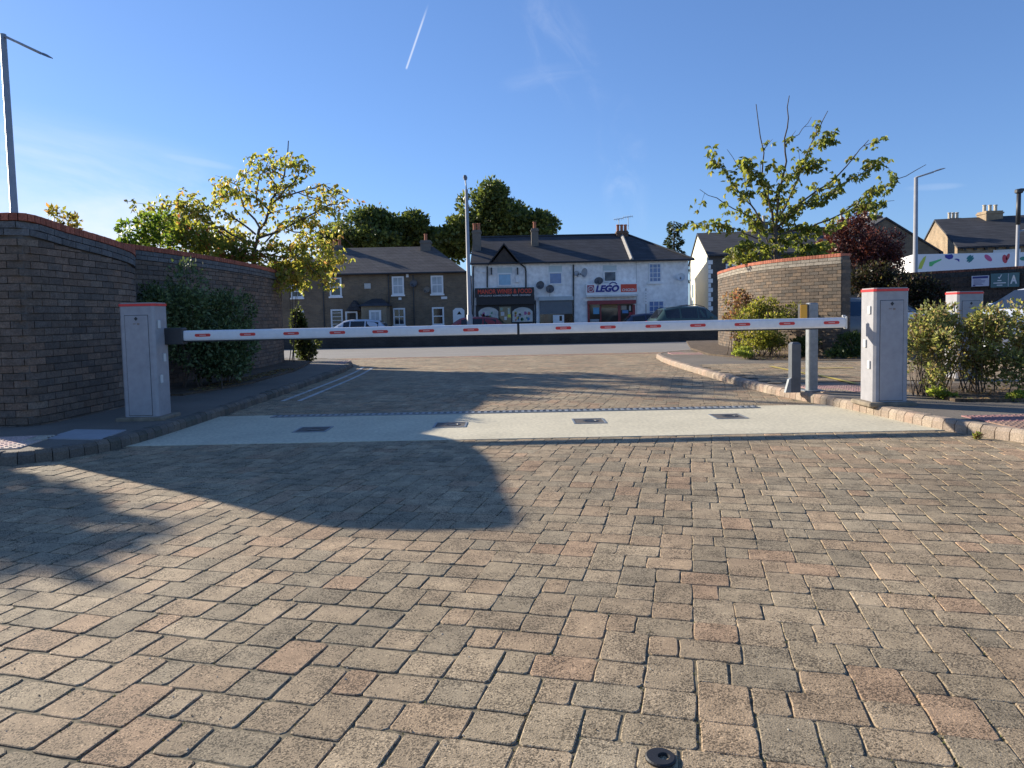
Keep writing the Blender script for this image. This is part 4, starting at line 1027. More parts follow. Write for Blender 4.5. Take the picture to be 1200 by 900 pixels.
m.sheet([(xr_, ysb, zsb), (xr_, ybb, zsb), (XR2, YR, bzr)]); m.sheet([(xl_, ybb, zsb), (xl_, ysb, zsb), (bx0 + 3.4, YR, bzr)]); m.sheet([(xl_, ysb, zsb - .004), (xl_, ybb, zsb - .004), (xr_, ybb, zsb - .004), (xr_, ysb, zsb - .004)])
M_SLATE2 = brickmat('brown_slate_roof', (.085, .075, .072), (.115, .10, .09), (.04, .036, .035), .3, .22, .012, .3)
rf2 = m.build('roof', M_SLATE2, ct)
m = MB(); m.tube([(xl_, ysb - .05, zsb), (xr_, ysb - .05, zsb)], .06, 8); m.build('gutter', M_DARKM, ct)
chim_px(rf2, 499, 282, 292, 11.5, HY + 3.6, 1, M_TERRA, M_CHB); chim_px(rf2, 395, 288, 293, 12, HY + 4.2, 2, M_TERRA, M_CHB)
M_WPALE = glass('net_curtain_glass', (.38, .42, .46), .3)
for (a0, b0, a1, b1, gl_, br_) in ((341.5, 334, 355.5, 349, M_GLASS, (2, 2)), (386.5, 325.5, 400.5, 347.5, M_GLASS, (1, 2)), (459.5, 324, 473.5, 345.5, M_WPALE, (2, 2)), (505, 323, 519.5, 344.5, M_WPALE, (2, 2)),
                              (347.5, 364, 356.5, 384, M_WPALE, (1, 2)), (388, 362.5, 402, 384, M_GLASS, (1, 5)), (461, 361, 475, 381.5, M_GLASS, (2, 2)), (506.5, 360, 520.5, 381, M_GLASS, (1, 2))):
    window(ct, RX(a0, b0, a1, b1), HY - .02, gl_, bars=br_, fr=.10)
# doors
q = RX(531, 361, 544.5, 384); m = MB(); pts = [(q[0], BZ0), (q[1], BZ0), (q[1], q[3] - .15), ((q[0] + q[1]) / 2 + .2, q[3]), ((q[0] + q[1]) / 2 - .2, q[3]), (q[0], q[3] - .15)]; m.slab(pts, HY - .06, HY - .003); dd = m.build('door', M_UPVC, ct)
q = RX(535.5, 364.5, 541, 368.5); m = MB(); m.slab([(q[0], q[2]), (q[1], q[2]), ((q[0] + q[1]) / 2, q[3])], HY - .064, HY - .0605); m.build('pane', M_GLASS, dd)
# porches
q = RX(409, 354, 427, 364); m = MB(); cx = (q[0] + q[1]) / 2; m.slab([(q[0], q[2]), (q[1], q[2]), (cx, q[3] + .1)], HY - .9, HY - .003); m.build('porch_roof', M_SLATE, ct)
q = RX(408, 365, 422, 395); m = MB(); m.box(q[0], q[0] + .1, HY - .7, HY - .6, BZ0, q[3]); m.box(q[1] - .1, q[1], HY - .7, HY - .6, BZ0, q[3]); m.box(q[0] + .1, q[1] - .1, HY - .7, HY - .6, q[3] - .1, q[3] - .002); m.build('porch_posts', M_UPVC, ct)
q = RX(410, 367, 420, 395); m = MB(); m.box(q[0], q[1], HY - .03, HY - .003, BZ0, q[3]); m.build('door', M_DARKM, ct)
q = RX(429, 359, 457.5, 390); YP = HY - 1.4; m = MB(); m.box(q[0], q[1], YP, HY - .003, BZ0, q[3]); m.build('porch_wall', brickmat('porch_brick', (.30, .24, .15), (.24, .18, .12), (.25, .21, .16)), ct)
m = MB(); z_ = q[3]; xa_, xb_ = q[0] - .2, q[1] + .15; zt = z_ + .5
m.add([(xa_, YP - .2, z_), (xb_, YP - .2, z_), (xb_, HY - .01, z_), (xa_, HY - .01, z_), ((xa_ + xb_) / 2 - .3, HY - .01, zt), ((xa_ + xb_) / 2 + .3, HY - .01, zt)], [(0, 1, 5, 4), (1, 2, 5), (3, 0, 4), (2, 3, 4, 5), (3, 2, 1, 0)]); m.build('porch_roof', M_SLATE, ct)
q = RX(433, 363.5, 447, 390, YP); window(ct, (q[0], q[1], BZ0 + .05, q[3]), YP - .02, M_WPALE, bars=(2, 1), sill=False, fr=.13, name='porch_door')
# plaque, alarm box, plates
q = RX(427, 332, 434.5, 338.5); m = MB(); m.bbox(q[0], q[1], HY - .05, HY - .003, q[2], q[3], .02); m.build('stone_plaque', mat('plaque_stone', (.5, .5, .48), .8, .1, 4), ct)
q = RX(476, 321, 479, 325); m = MB(); m.bbox(q[0], q[1], HY - .1, HY - .003, q[2], q[3], .01); m.build('alarm_box', M_UPVC, ct)
q = RX(517, 347.5, 524, 350.5); m = MB(); m.bbox(q[0], q[1], HY - .04, HY - .003, q[2], q[3], .005); m.build('street_name_plate', M_UPVC, ct)
q = RX(467, 348.5, 470.5, 351.5); m = MB(); m.bbox(q[0], q[1], HY - .05, HY - .003, q[2], q[3], .01); m.build('vent_plate', M_UPVC, ct)
for px_ in (455, 484, 378): a_ = P(px_, 322, HY - .07); m = MB(); m.tube([(a_.x, HY - .07, a_.z), (a_.x, HY - .07, BZ0)], .04, 6); m.build('drainpipe', M_DARKM, ct)
dish(484.5, 332, .25, (-.2, -.9, .3), M_DG, 'dark satellite dish between the two upper net curtained cottage windows, nearer the left one')
dish(500, 339.5, .22, (-.3, -.9, .3), mat('dish_brown', (.20, .17, .14), .6, .1, 3), 'brownish satellite dish left of the rightmost upper cottage window')

# --- cream house right of the terrace
hb = empty('cream_house', (P(835, 340, 50).x, 54, BZ0), 'cream rendered gable house with slate roof behind the right brick wall', 'house')
YG = 52.
gx0 = P(807, 340, 60).x; 
# gable faces left/front: build as rotated box
def house_rot(root, cx, cy, ang, wdt, dep, zb, ze_, zr_, wm, rm, gm=None, over=.25):
    """ridge along local x; gables at +-x; placed by rotation about z"""
    ca, sa = math.cos(ang), math.sin(ang)
    def T(x, y, z): return (cx + x * ca - y * sa, cy + x * sa + y * ca, z)
    hx, hy = wdt / 2, dep / 2; m = MB()
    b_ = [T(-hx, -hy, zb), T(hx, -hy, zb), T(hx, hy, zb), T(-hx, hy, zb), T(-hx, -hy, ze_), T(hx, -hy, ze_), T(hx, hy, ze_), T(-hx, hy, ze_)]
    b_ += [T(-hx, 0, zr_), T(hx, 0, zr_)]
    m.add(b_, [(0, 1, 5, 4), (2, 3, 7, 6)]); m.add([], []); k0 = len(m.f); m.f += [(0, 4, 8, 7, 3)[::-1], (1, 2, 6, 9, 5)]; m.m += [1, 1]; m.c += [m.col] * 2
    m.build('wall', [wm, gm or wm], root)
    sl = (zr_ - ze_) / hy; oy = hy + over; zo = ze_ - over * sl; ox = hx + .08; m = MB()
    for sg in (-1, 1):
        vs = [T(-ox, sg * oy, zo + .02), T(ox, sg * oy, zo + .02), T(ox, 0, zr_ + .02), T(-ox, 0, zr_ + .02), T(-ox, sg * oy, zo + .14), T(ox, sg * oy, zo + .14), T(ox, 0, zr_ + .14), T(-ox, 0, zr_ + .14)]
        m.add(vs, [(0, 1, 2, 3), (4, 5, 6, 7), (0, 1, 5, 4), (0, 3, 7, 4), (1, 2, 6, 5)])
    return m.build('roof', rm, root), T
# left gable spans px 807..830, front from 830 to 865
ga = P(830, 300, 46.5); gb = P(808, 300, 56.)
ang = math.atan2(gb.y - ga.y, gb.x - ga.x) - math.pi / 2          # direction of ridge normal
dep = (gb - ga).xy.length; mid = (ga + gb) / 2; wdt = 9.
dirx = Vector((math.cos(ang), math.sin(ang)))
cc = Vector((mid.x, mid.y)) + dirx * wdt / 2
zeh = P(830, 299.5, 46.5).z; zrh = P(815, 275, 51).z
r3, T3_ = house_rot(hb, cc.x, cc.y, ang, wdt, dep, BZ0, zeh, zrh, brickmat('dark_flint', (.07, .06, .055), (.10, .085, .07), (.12, .11, .10)), M_SLATE, M_CREAM)
# quoins at the near corner
m = MB()
for k in range(18):
    z_ = BZ0 + .3 * k
    if z_ > zeh - .3: break
    w_ = .28 if k % 2 else .16; a_ = T3_(-wdt / 2 + .02, -dep / 2 - .03, z_); 
    vs = [T3_(-wdt / 2 - .003, -dep / 2 - .03, z_), T3_(-wdt / 2 + w_, -dep / 2 - .03, z_), T3_(-wdt / 2 + w_, -dep / 2 - .003, z_), T3_(-wdt / 2 - .003, -dep / 2 - .003, z_)]
    vs += [(v[0], v[1], v[2] + .27) for v in vs]; m.add(vs, [(0, 1, 5, 4), (1, 2, 6, 5), (3, 0, 4, 7), (4, 5, 6, 7)])
m.build('corner_stones', M_WHITE, hb)
def quad_on(T_, x0, x1, yl, z0, z1, name, mt, par, d=.04):
    m = MB(); vs = [T_(x0, yl, z0), T_(x1, yl, z0), T_(x1, yl, z1), T_(x0, yl, z1), T_(x0, yl - d, z0), T_(x1, yl - d, z0), T_(x1, yl - d, z1), T_(x0, yl - d, z1)]
    m.add(vs, [(4, 5, 6, 7), (0, 1, 5, 4), (1, 2, 6, 5), (2, 3, 7, 6), (3, 0, 4, 7)]); return m.build(name, mt, par)
wf = quad_on(T3_, -wdt / 2 + 1.1, -wdt / 2 + 2.2, -dep / 2 - .003, 2.4, 4.2, 'window', M_UPVC, hb, .05); quad_on(T3_, -wdt / 2 + 1.2, -wdt / 2 + 2.1, -dep / 2 - .055, 2.5, 4.05, 'pane', M_GLASS, wf, .01)
m = MB(); 
def gableq(y0, y1, z0, z1, name, mt, par, d=.03, xx=None):
    m = MB(); X = -wdt / 2 - .003; vs = [T3_(X, y0, z0), T3_(X, y1, z0), T3_(X, y1, z1), T3_(X, y0, z1), T3_(X - d, y0, z0), T3_(X - d, y1, z0), T3_(X - d, y1, z1), T3_(X - d, y0, z1)]
    m.add(vs, [(7, 6, 5, 4), (4, 5, 1, 0), (5, 6, 2, 1), (6, 7, 3, 2), (7, 4, 0, 3)]); return m.build(name, mt, par)
for z_ in (2.1, .9): wf = gableq(2.4, 3.2, z_, z_ + 1.2, 'window', M_UPVC, hb); gableq(2.5, 3.1, z_ + .1, z_ + 1.1, 'pane', M_GLASS, wf, .036)
c_ = T3_(-wdt / 2 + 4.2, 0, 0); chimney(r3, c_[0], c_[1], zrh - .6, zrh + .75, 1.1, .7, 3, mat('pale_pot', (.55, .48, .36), .8, .1, 3), M_CHB)

# --- brick gabled houses at right
M_DBR = brickmat('brown_stock_brick', (.17, .125, .08), (.13, .095, .065), (.16, .13, .10))  # brown brick in plain base colours, a little darker than the yellow stock
h1 = empty('brick_house', (P(1010, 330, 50).x, 50, BZ0), 'brown brick house with a dark gable behind the purple tree', 'house')
# gable facing camera: ridge along depth
zr1 = P(1038, 257, 44).z; zl1 = P(1100, 295, 44).z; xp = P(1038, 257, 44).x; hw1 = P(1100, 295, 44).x - xp
house_rot(h1, xp, 44 + 4.5, R(90), 9, hw1 * 2, BZ0, zl1, zr1, M_DBR, M_SLATE)
chm = P(1020, 253, 50); chimney(h1, chm.x, 50, chm.z - 1.5, chm.z, 1.2, .8, 3, mat('pale_pot', (.55, .48, .36), .8), mat('chimney_brick', (.13, .08, .06), .9))
h0 = empty('brick_house', (P(975, 330, 60).x, 60, BZ0), 'far brick house with chimney pots seen through the tree', 'house')
zz = P(980, 268, 60); house_rot(h0, zz.x + .5, 60, R(8), 9, 7, BZ0, zz.z - 2.8, zz.z, M_DBR, M_SLATE2); chimney(h0, P(989, 262, 60).x, 60, zz.z - .5, P(989, 257, 60).z, .9, .7, 2, MT['pale_pot'], M_DBR)
h2 = empty('brick_house', (P(1150, 330, 48).x, 50, BZ0), 'yellow brick house with slate roof and stout chimney at the right edge', 'house')
YF2 = 46.; c1 = P(1122, 292, YF2); c2 = P(1074, 285, YF2 + 9.)
ang2 = math.atan2(c2.y - c1.y, c2.x - c1.x) - math.pi / 2; dep2 = (c2 - c1).xy.length; mid = (c1 + c2) / 2; wd2 = 16.
dx2 = Vector((math.cos(ang2), math.sin(ang2))); cc2 = Vector((mid.x, mid.y)) + dx2 * wd2 / 2
ze2 = P(1122, 290, YF2).z; zr2 = P(1088, 259.5, YF2 + 4.5).z
r4, T4 = house_rot(h2, cc2.x, cc2.y, ang2, wd2, dep2, BZ0, ze2, zr2, M_YBRICK2, M_SLATE, M_YBRICK2)
q = P(1160, 248, 49.5); chimney(r4, q.x, 49.5, q.z - 2.2, q.z, 1.15, 1.0, 3, MT['pale_pot'], M_YBRICK2)
q = P(1117, 256, 56); chimney(r4, q.x, 56, q.z - 1.5, q.z, .9, .6, 3, MT['pale_pot'], M_CHB)
for xx in (2.0, 5.2, 9.0):
    wf = quad_on(T4, -wd2 / 2 + xx, -wd2 / 2 + xx + 1.5, -dep2 / 2 - .003, ze2 - 2.2, ze2 - .25, 'window', M_UPVC, h2, .06); quad_on(T4, -wd2 / 2 + xx + .15, -wd2 / 2 + xx + 1.35, -dep2 / 2 - .065, ze2 - 2.0, ze2 - .75, 'pane', M_GLASS, wf, .01)
m = MB()
for k in range(26): 
    x_ = -wd2 / 2 + .3 + k * .6; vs = [T4(x_, -dep2 / 2 - .003, ze2 - .22), T4(x_ + .16, -dep2 / 2 - .003, ze2 - .22), T4(x_ + .16, -dep2 / 2 - .003, ze2 - .05), T4(x_, -dep2 / 2 - .003, ze2 - .05)]; v2 = [T4(x_, -dep2 / 2 - .15, ze2 - .22), T4(x_ + .16, -dep2 / 2 - .15, ze2 - .22), T4(x_ + .16, -dep2 / 2 - .15, ze2 - .05), T4(x_, -dep2 / 2 - .15, ze2 - .05)]
    m.add(vs + v2, [(4, 5, 6, 7), (0, 1, 5, 4), (3, 0, 4, 7), (1, 2, 6, 5)])
m.build('eaves_brackets', M_DARKM, h2)

# --- fruit hoarding: white panelled fence with coloured shapes
HYd = 31.
hx0 = P(1072.5, 300, HYd); hx1 = P(1215, 296, HYd); zt_ = P(1110, 297.3, HYd).z
hr = empty('hoarding', ((hx0.x + hx1.x) / 2, HYd, -.3), 'white site hoarding printed with colourful fruit and vegetable shapes', 'hoarding')
m = MB(); m.box(hx0.x, hx1.x + 3, HYd, HYd + .06, -.3, zt_); front = m.build('front_panel', mat('hoarding_white', (.72, .75, .80), .5, .03, 2), hr)
e0 = P(1046, 306, HYd + 4.2)
m = MB(); d = Vector((e0.x - hx0.x, 4.2)); nn = Vector((-d.y, d.x)).normalized() * .06
pts = [(hx0.x - .003, HYd + .003), (hx0.x - .003 + nn.x, HYd + .003 + nn.y), (e0.x + nn.x, e0.y + nn.y), (e0.x, e0.y)]
m.prism(pts, -.3, zt_ - .002); m.build('side_panel', M_WHITE, hr)
def blob(px_, py_, shape, col, name='fruit_shape', k=1.0, rot=0.):
    c_ = P(px_, py_, HYd); s_ = HYd / FPX * k; ca, sa = math.cos(rot), math.sin(rot)
    pts = [(c_.x + (x * ca - y * sa) * s_, c_.z + (x * sa + y * ca) * s_) for x, y in shape]
    m = MB(); m.slab(pts, HYd - .012, HYd - .003); m.build(name, mat('print_%s' % '_'.join(str(int(q * 99)) for q in col), col, .6, .08, 3), front)
ell = lambda a, b, n=16: [(a * math.cos(2 * math.pi * i / n), b * math.sin(2 * math.pi * i / n)) for i in range(n)]
blob(1081, 308, [(-5, -7), (-1, -7), (3, 3), (4, 8), (1, 6), (-3, 0)], (.45, .55, .08))
blob(1094, 309, [(-5, -3), (-2, -3), (1, 0), (9, 4), (9, 5.5), (0, 3), (-5, 2)], (.10, .48, .18))
blob(1113, 302, [(-6, 3), (-5, 0), (-1, -2), (3, -1), (4, 2), (2, 4)], (.03, .04, .30)); blob(1121, 304.5, [(-3, 1), (1, -.5), (3, -2.5), (3, .5), (0, 1.5)], (.03, .04, .30))
for q_ in (-4.2, -.9, 2.4): blob(1137 + q_ * .4, 303.5 + q_ * .5, ell(5.5 - abs(q_) * .5, 1.3), (.03, .20, .22), rot=.75)
blob(1158, 302.3, ell(5.4, 2.6), (.55, .10, .25), rot=-.7); blob(1177.5, 303.5, ell(2.9, 5), (.55, .06, .09), rot=.2); blob(1181, 301, ell(1.8, 4), (.5, .08, .1), rot=-.35)
for q_ in range(3): blob(1200 + q_ * 18, 303, ell(5, 2.4), [(.05, .25, .2), (.5, .3, .05), (.2, .05, .3)][q_], rot=.5 * q_)
# signs on the dark wall; the wall runs at an angle
def wallpt(px_, py_):
    a_, b_ = Vector((12.3, 24.6)), Vector((18.5, 17.2)); d = b_ - a_; r = ray(px_, py_)
    # intersect ray xy with line offset towards the camera
    nrm = Vector((d.y, -d.x)).normalized();  nrm = nrm if nrm.y < 0 else -nrm; a2 = a_ + nrm * .10
    k = (a2.x * d.y - a2.y * d.x) / (r.x * d.y - r.y * d.x); return Vector((r.x * k, r.y * k, CAMZ + r.z * k)), d.normalized(), nrm
def wall_sign(px0, py0, px1, py1, name, label, col):
    a_, d, nrm = wallpt(px0, (py0 + py1) / 2); b_, _, _ = wallpt(px1, (py0 + py1) / 2); zt1 = wallpt((px0 + px1) / 2, py0)[0].z; zb1 = wallpt((px0 + px1) / 2, py1)[0].z
    e = empty(name, (a_.x, a_.y, zb1), label, 'sign')
    def T(u, v, o): p = a_.xy.lerp(b_.xy, u) + nrm * o; return (p.x, p.y, zb1 + (zt1 - zb1) * v)
    m = MB(); vs = [T(0, 0, 0), T(1, 0, 0), T(1, 1, 0), T(0, 1, 0), T(0, 0, -.03), T(1, 0, -.03), T(1, 1, -.03), T(0, 1, -.03)]
    m.add(vs, [(0, 1, 2, 3), (7, 6, 5, 4), (0, 4, 5, 1), (1, 5, 6, 2), (2, 6, 7, 3), (3, 7, 4, 0)]); pn = m.build('panel', col, e)
    return e, pn, T
def sign_poly(T, pts, mt, par, name='marking', o=.004):
    m = MB(); n = len(pts); vs = [T(u, v, o) for u, v in pts] + [T(u, v, .0005) for u, v in pts]
    m.add(vs, [tuple(range(n)), tuple(range(2 * n - 1, n - 1, -1))] + [((i + 1) % n, i, n + i, n + (i + 1) % n) for i in range(n)]); return m.build(name, mt, par)
def sign_text(T, s, u0, u1, v0, v1, mt, par, bold=0):
    cu = bpy.data.curves.new('txt', 'FONT'); cu.body = s; cu.size = 1; cu.offset = bold; cu.resolution_u = 3
    to = bpy.data.objects.new('txt', cu); me = bpy.data.meshes.new_from_object(to); V = np.array([v.co[:] for v in me.vertices]); F = [tuple(p.vertices) for p in me.polygons]
    bpy.data.objects.remove(to); bpy.data.curves.remove(cu); bpy.data.meshes.remove(me); mn, mx = V.min(0), V.max(0)
    m = MB(); m.add([T(u0 + (v[0] - mn[0]) / (mx[0] - mn[0]) * (u1 - u0), v0 + (v[1] - mn[1]) / (mx[1] - mn[1]) * (v1 - v0), .005) for v in V], F); m.build('lettering', mt, par)
e, pn, T = wall_sign(1138.5, 323, 1159, 335.5, 'notice_sign', 'small white notice board with blue heading on the shaded wall', mat('notice_white', (.62, .62, .72), .5, .03, 2))
M_NBLUE = mat('notice_blue', (.05, .05, .22), .5, .05, 2)
sign_poly(T, [(.06, .74), (.94, .74), (.94, .93), (.06, .93)], M_NBLUE, pn)
r_ = random.Random(1)
for k in range(5):
    u = r_.uniform(.5, .85); sign_poly(T, [(.12, .6 - k * .11), (u, .6 - k * .11), (u, .635 - k * .11), (.12, .635 - k * .11)], M_NBLUE, pn)
sign_poly(T, [(.08, .04), (.25, .04), (.2, .14), (.1, .14)], M_NBLUE, pn)
e, pn, T = wall_sign(1161, 320, 1194.5, 336.5, 'rating_sign', 'grey green sign with a white tick and large letter A on the shaded wall', mat('teal_panel', (.10, .19, .20), .5, .03, 2))
sign_poly(T, [(.615, .06), (.63, .06), (.63, .95), (.615, .95)], M_TXTW, pn)
sign_poly(T, [(.25, .72), (.28, .76), (.305, .70), (.37, .92), (.40, .90), (.31, .60)], M_TXTW, pn, 'tick_mark')
sign_text(T, 'A', .69, .93, .22, .84, M_TXTW, pn, .04)
for (u0, u1, v_) in ((.24, .38, .45), (.10, .54, .28), (.22, .42, .12)): sign_poly(T, [(u0, v_), (u1, v_), (u1, v_ + .07), (u0, v_ + .07)], M_TXTW, pn, 'text_line')

# ------------------------------------------------------------------ cars
def wheel(par, x, y, r=.32):
    m = MB(); n = 22; prof = [(r * .62, -.1), (r * .93, -.105), (r, -.08), (r, .08), (r * .93, .105), (r * .62, .1)]
    vs = [(x + rr * math.cos(2 * math.pi * j / n), y + yy, r + rr * math.sin(2 * math.pi * j / n)) for rr, yy in prof for j in range(n)]
    m.add(vs, [(i * n + j, i * n + (j + 1) % n, (i + 1) * n + (j + 1) % n, (i + 1) * n + j) for i in range(5) for j in range(n)]); t_ = m.build('wheel', M_BLACK, par)
    s_ = math.copysign(1, y); m = MB(); vs = [(x + rr * math.cos(2 * math.pi * j / 20), y + s_ * yy, r + rr * math.sin(2 * math.pi * j / 20)) for rr, yy in ((r * .62, .07), (r * .6, .09), (r * .2, .085), (.01, .1)) for j in range(20)]
    m.add(vs, [(i * 20 + j, i * 20 + (j + 1) % 20, (i + 1) * 20 + (j + 1) % 20, (i + 1) * 20 + j) for i in range(3) for j in range(20)]); m.build('rim', M_STEEL, t_)
def car(label, col, st, hw=.88, loc=(0, 0, 0), rot=0, zscale=1, paint='', group='cars parked along the main road', rails=False, tint=(.015, .018, .022)):
    """st: stations rear->front (x, belt z, top z, top half width); nose towards +x"""
    e = empty('parked_car', (0, 0, 0), label, 'car', group)
    body = mat('car_paint_' + paint, col, .28, .04, 2); body.node_tree.nodes['Principled BSDF'].inputs['Coat Weight'].default_value = .6
    gm = glass('car_glass_' + paint, tint, .04)
    m = MB(); vs = []
    for (x, zb_, zt_, tw, wf_) in st:
        w_ = hw * wf_
        ring = [(w_ * .88, .22), (w_ * .97, .38), (w_, .62), (w_ * .985, zb_ - .06), (w_ * .95, zb_), (tw, zt_ - .07), (tw - .1, zt_ - .01), (tw * .4, zt_ + .012)]
        full = ring + [(-a, b) for a, b in ring[::-1]]
        vs += [(x, a, b) for a, b in full]
    n = 16; fs = [(i * n + j, i * n + (j + 1) % n, (i + 1) * n + (j + 1) % n, (i + 1) * n + j) for i in range(len(st) - 1) for j in range(n)]
    fs += [tuple(range(n - 1, -1, -1)), tuple(range((len(st) - 1) * n, len(st) * n))]
    m.add(vs, fs); bo = m.build('body', body, e, smooth=False)
    me = bo.data
    for p in me.polygons: p.use_smooth = len(p.vertices) == 4
    me.set_sharp_from_angle(angle=R(28))
    # glazing: side windows on stations with real cabin height; screens where the roof drops
    def at(i, a): x, zb_, zt_, tw, wf_ = st[i]; w_ = hw * wf_; p = [(w_ * .95, zb_), (tw, zt_ - .07)][a]; return x, p[0], p[1]
    cab = [i for i, s_ in enumerate(st) if s_[2] - s_[1] > .28]
    for sg in (1, -1):
        for i, j in zip(cab, cab[1:]):
            (xa, ya, za), (xb_, yb__, zb_), (xc, yc, zc), (xd, yd, zd) = at(i, 0), at(j, 0), at(j, 1), at(i, 1)
            pad = .035; o = .006
            def L_(u, v):
                bx, by, bz = xa + (xb_ - xa) * u, ya + (yb__ - ya) * u, za + (zb_ - za) * u; tx, ty, tz = xd + (xc - xd) * u, yd + (yc - yd) * u, zd + (zc - zd) * u
                return (bx + (tx - bx) * v, sg * (by + (ty - by) * v + o), bz + (tz - bz) * v)
            q = [L_(.05, .10), L_(.95, .10), L_(.95, .93), L_(.05, .93)]; q = q if sg < 0 else q[::-1]
            m = MB(); m.add(q + [(p[0], p[1] - sg * .004, p[2]) for p in q], [(0, 1, 2, 3), (7, 6, 5, 4), (0, 4, 5, 1), (1, 5, 6, 2), (2, 6, 7, 3), (3, 7, 4, 0)]); m.build('side_window', gm, e)
    for (i, j, nm) in ((cab[-1], cab[-1] + 1, 'windscreen'), (cab[0] - 1, cab[0], 'rear_window')):
        if j >= len(st) or i < 0: continue
        A2, B2 = st[i], st[j]
        def S_(u, v):
            x = A2[0] + (B2[0] - A2[0]) * u; z = A2[2] + (B2[2] - A2[2]) * u + .014; tw = A2[3] + (B2[3] - A2[3]) * u
            dz = .02 * (1 - abs(v)) ; return (x + (.008 if nm == 'windscreen' else -.008), v * (tw - .1), z + .004 + dz)
        q = [S_(.08, -.98), S_(.08, .98), S_(.92, .98), S_(.92, -.98)]; m = MB(); m.add(q + [(p[0], p[1], p[2] - .012) for p in q], [(0, 1, 2, 3), (7, 6, 5, 4), (0, 4, 5, 1), (1, 5, 6, 2), (2, 6, 7, 3), (3, 7, 4, 0)]); m.build(nm, gm, e)
    x0_, x1_ = st[0][0], st[-1][0]; Lc = x1_ - x0_
    for wx in (x0_ + Lc * .19, x1_ - Lc * .185):
        for wy in (-hw + .07, hw - .07): wheel(e, wx, wy)
    rl = mat('tail_light', (.5, .02, .02), .3, .1, 5); hl = mat('head_light', (.6, .62, .65), .15, .1, 5)
    for sg in (-1, 1):
        zt__ = st[1][1] - .12; m = MB(); m.bbox(x0_ - .02, x0_ + .22, sg * hw * .80 - .12, sg * hw * .80 + .12, zt__ - .09, zt__ + .06, .02); m.build('tail_light', rl, e)
        m = MB(); m.bbox(x1_ - .18, x1_ + .015, sg * hw * .72 - .14, sg * hw * .72 + .14, .56, .70, .02); m.build('headlight', hl, e)
        mx = st[cab[-1] + 1][0] - .55 if cab[-1] + 1 < len(st) else x1_ * .4; m = MB(); zm = st[cab[-1]][1] + .05; m.bbox(mx - .08, mx + .08, sg * (hw + .09) - .08, sg * (hw + .09) + .08, zm, zm + .14, .03); m.build('door_mirror', body, e)
        if rails: m = MB(); m.tube([(st[cab[0]][0] + .1, sg * .62, st[cab[0]][2] + .03), (0, sg * .64, max(s_[2] for s_ in st) + .07), (st[cab[-1]][0] - .1, sg * .62, st[cab[-1]][2] + .03)], .02, 6); m.build('roof_rail', M_DARKM, e)
    m = MB(); m.bbox(x0_ - .03, x0_ + .02, -.26, .26, .55, .66, .004); m.build('number_plate', mat('plate_yellow', (.6, .5, .08), .5, .05, 3), e)
    e.location = loc; e.rotation_euler = (0, 0, rot); e.scale = (1, 1, zscale)
    return e
HATCH = [(-2.02, .86, .90, .62, .86), (-1.92, .95, .99, .66, .95), (-1.55, .97, 1.36, .58, .98), (-.75, .95, 1.45, .58, 1), (.15, .93, 1.45, .58, 1), (.55, .92, 1.38, .57, 1), (1.25, .90, .95, .62, .98), (1.75, .80, .85, .58, .93), (2.05, .66, .70, .5, .82)]
SUVST = [(-2.3, .95, .99, .62, .86), (-2.2, 1.06, 1.10, .68, .96), (-1.75, 1.10, 1.60, .62, .99), (-.9, 1.07, 1.74, .62, 1), (.1, 1.05, 1.73, .62, 1), (.6, 1.03, 1.64, .61, 1), (1.3, 1.01, 1.07, .64, .98), (1.95, .94, .98, .6, .93), (2.3, .75, .80, .5, .84)]
zr_ = -.35
c_ = P(416, 384, 42); car('silver hatchback parked before the brick cottages, roof just above the barrier arm', (.45, .49, .55), [(a, b, c - .02 if c > 1 else c, d, e_) for a, b, c, d, e_ in HATCH], loc=(c_.x, 42, zr_), rot=math.pi, paint='silver')
c_ = P(546, 384, 42.2); car('dark red hatchback parked beside the central lamp column', (.22, .015, .02), HATCH, loc=(c_.x + .3, 42.2, zr_), rot=math.pi, paint='red')
c_ = P(764, 384, 42.4); car('small dark blue car parked just left of the green estate car', (.02, .025, .06), HATCH, loc=(c_.x + .25, 42.4, zr_), rot=0, paint='blue')
c_ = P(812, 384, 38.6); car('large dark green estate car on the main road before the white terrace', (.035, .07, .06), [(a * 1.0, b + .04, c + .08 if c > 1.2 else c + .03, d, e_) for a, b, c, d, e_ in SUVST], hw=.93, loc=(c_.x - .02, 38.9, zr_), rot=R(8), paint='green', rails=True, zscale=1.0)
c_ = P(1030, 372, 14.5); car('dark grey car with pale bonnet parked behind the right barrier cabinet', (.16, .17, .18), HATCH, loc=(9.35, 18.6, KH - .12), rot=R(-14), paint='grey', group='cars parked beyond the right footway', tint=(.02, .05, .09))
car('white car parked behind the bush at the right edge', (.72, .74, .78), HATCH, loc=(10.85, 14.0, KH - .0), rot=R(184), paint='white', group='cars parked beyond the right footway')
# blue and white bollard sign seen by the terrace
c_ = P(757, 355, 43.6); e = empty('bus_stop_post', (c_.x, 43.6, -.23), 'thin white post with stacked pale plates on the pavement before the white terrace', 'post')
m = MB(); m.tube([(c_.x, 43.6, -.23), (c_.x, 43.6, P(757, 338, 43.6).z)], .04, 8); m.build('post', M_LAMP, e)
for k in range(5): q = RX(755, 341 + k * 3.2, 759.5, 343.3 + k * 3.2, 43.6); m = MB(); m.box(q[0], q[1], 43.53, 43.555, q[2], q[3]); m.build('plate', M_UPVC, e)

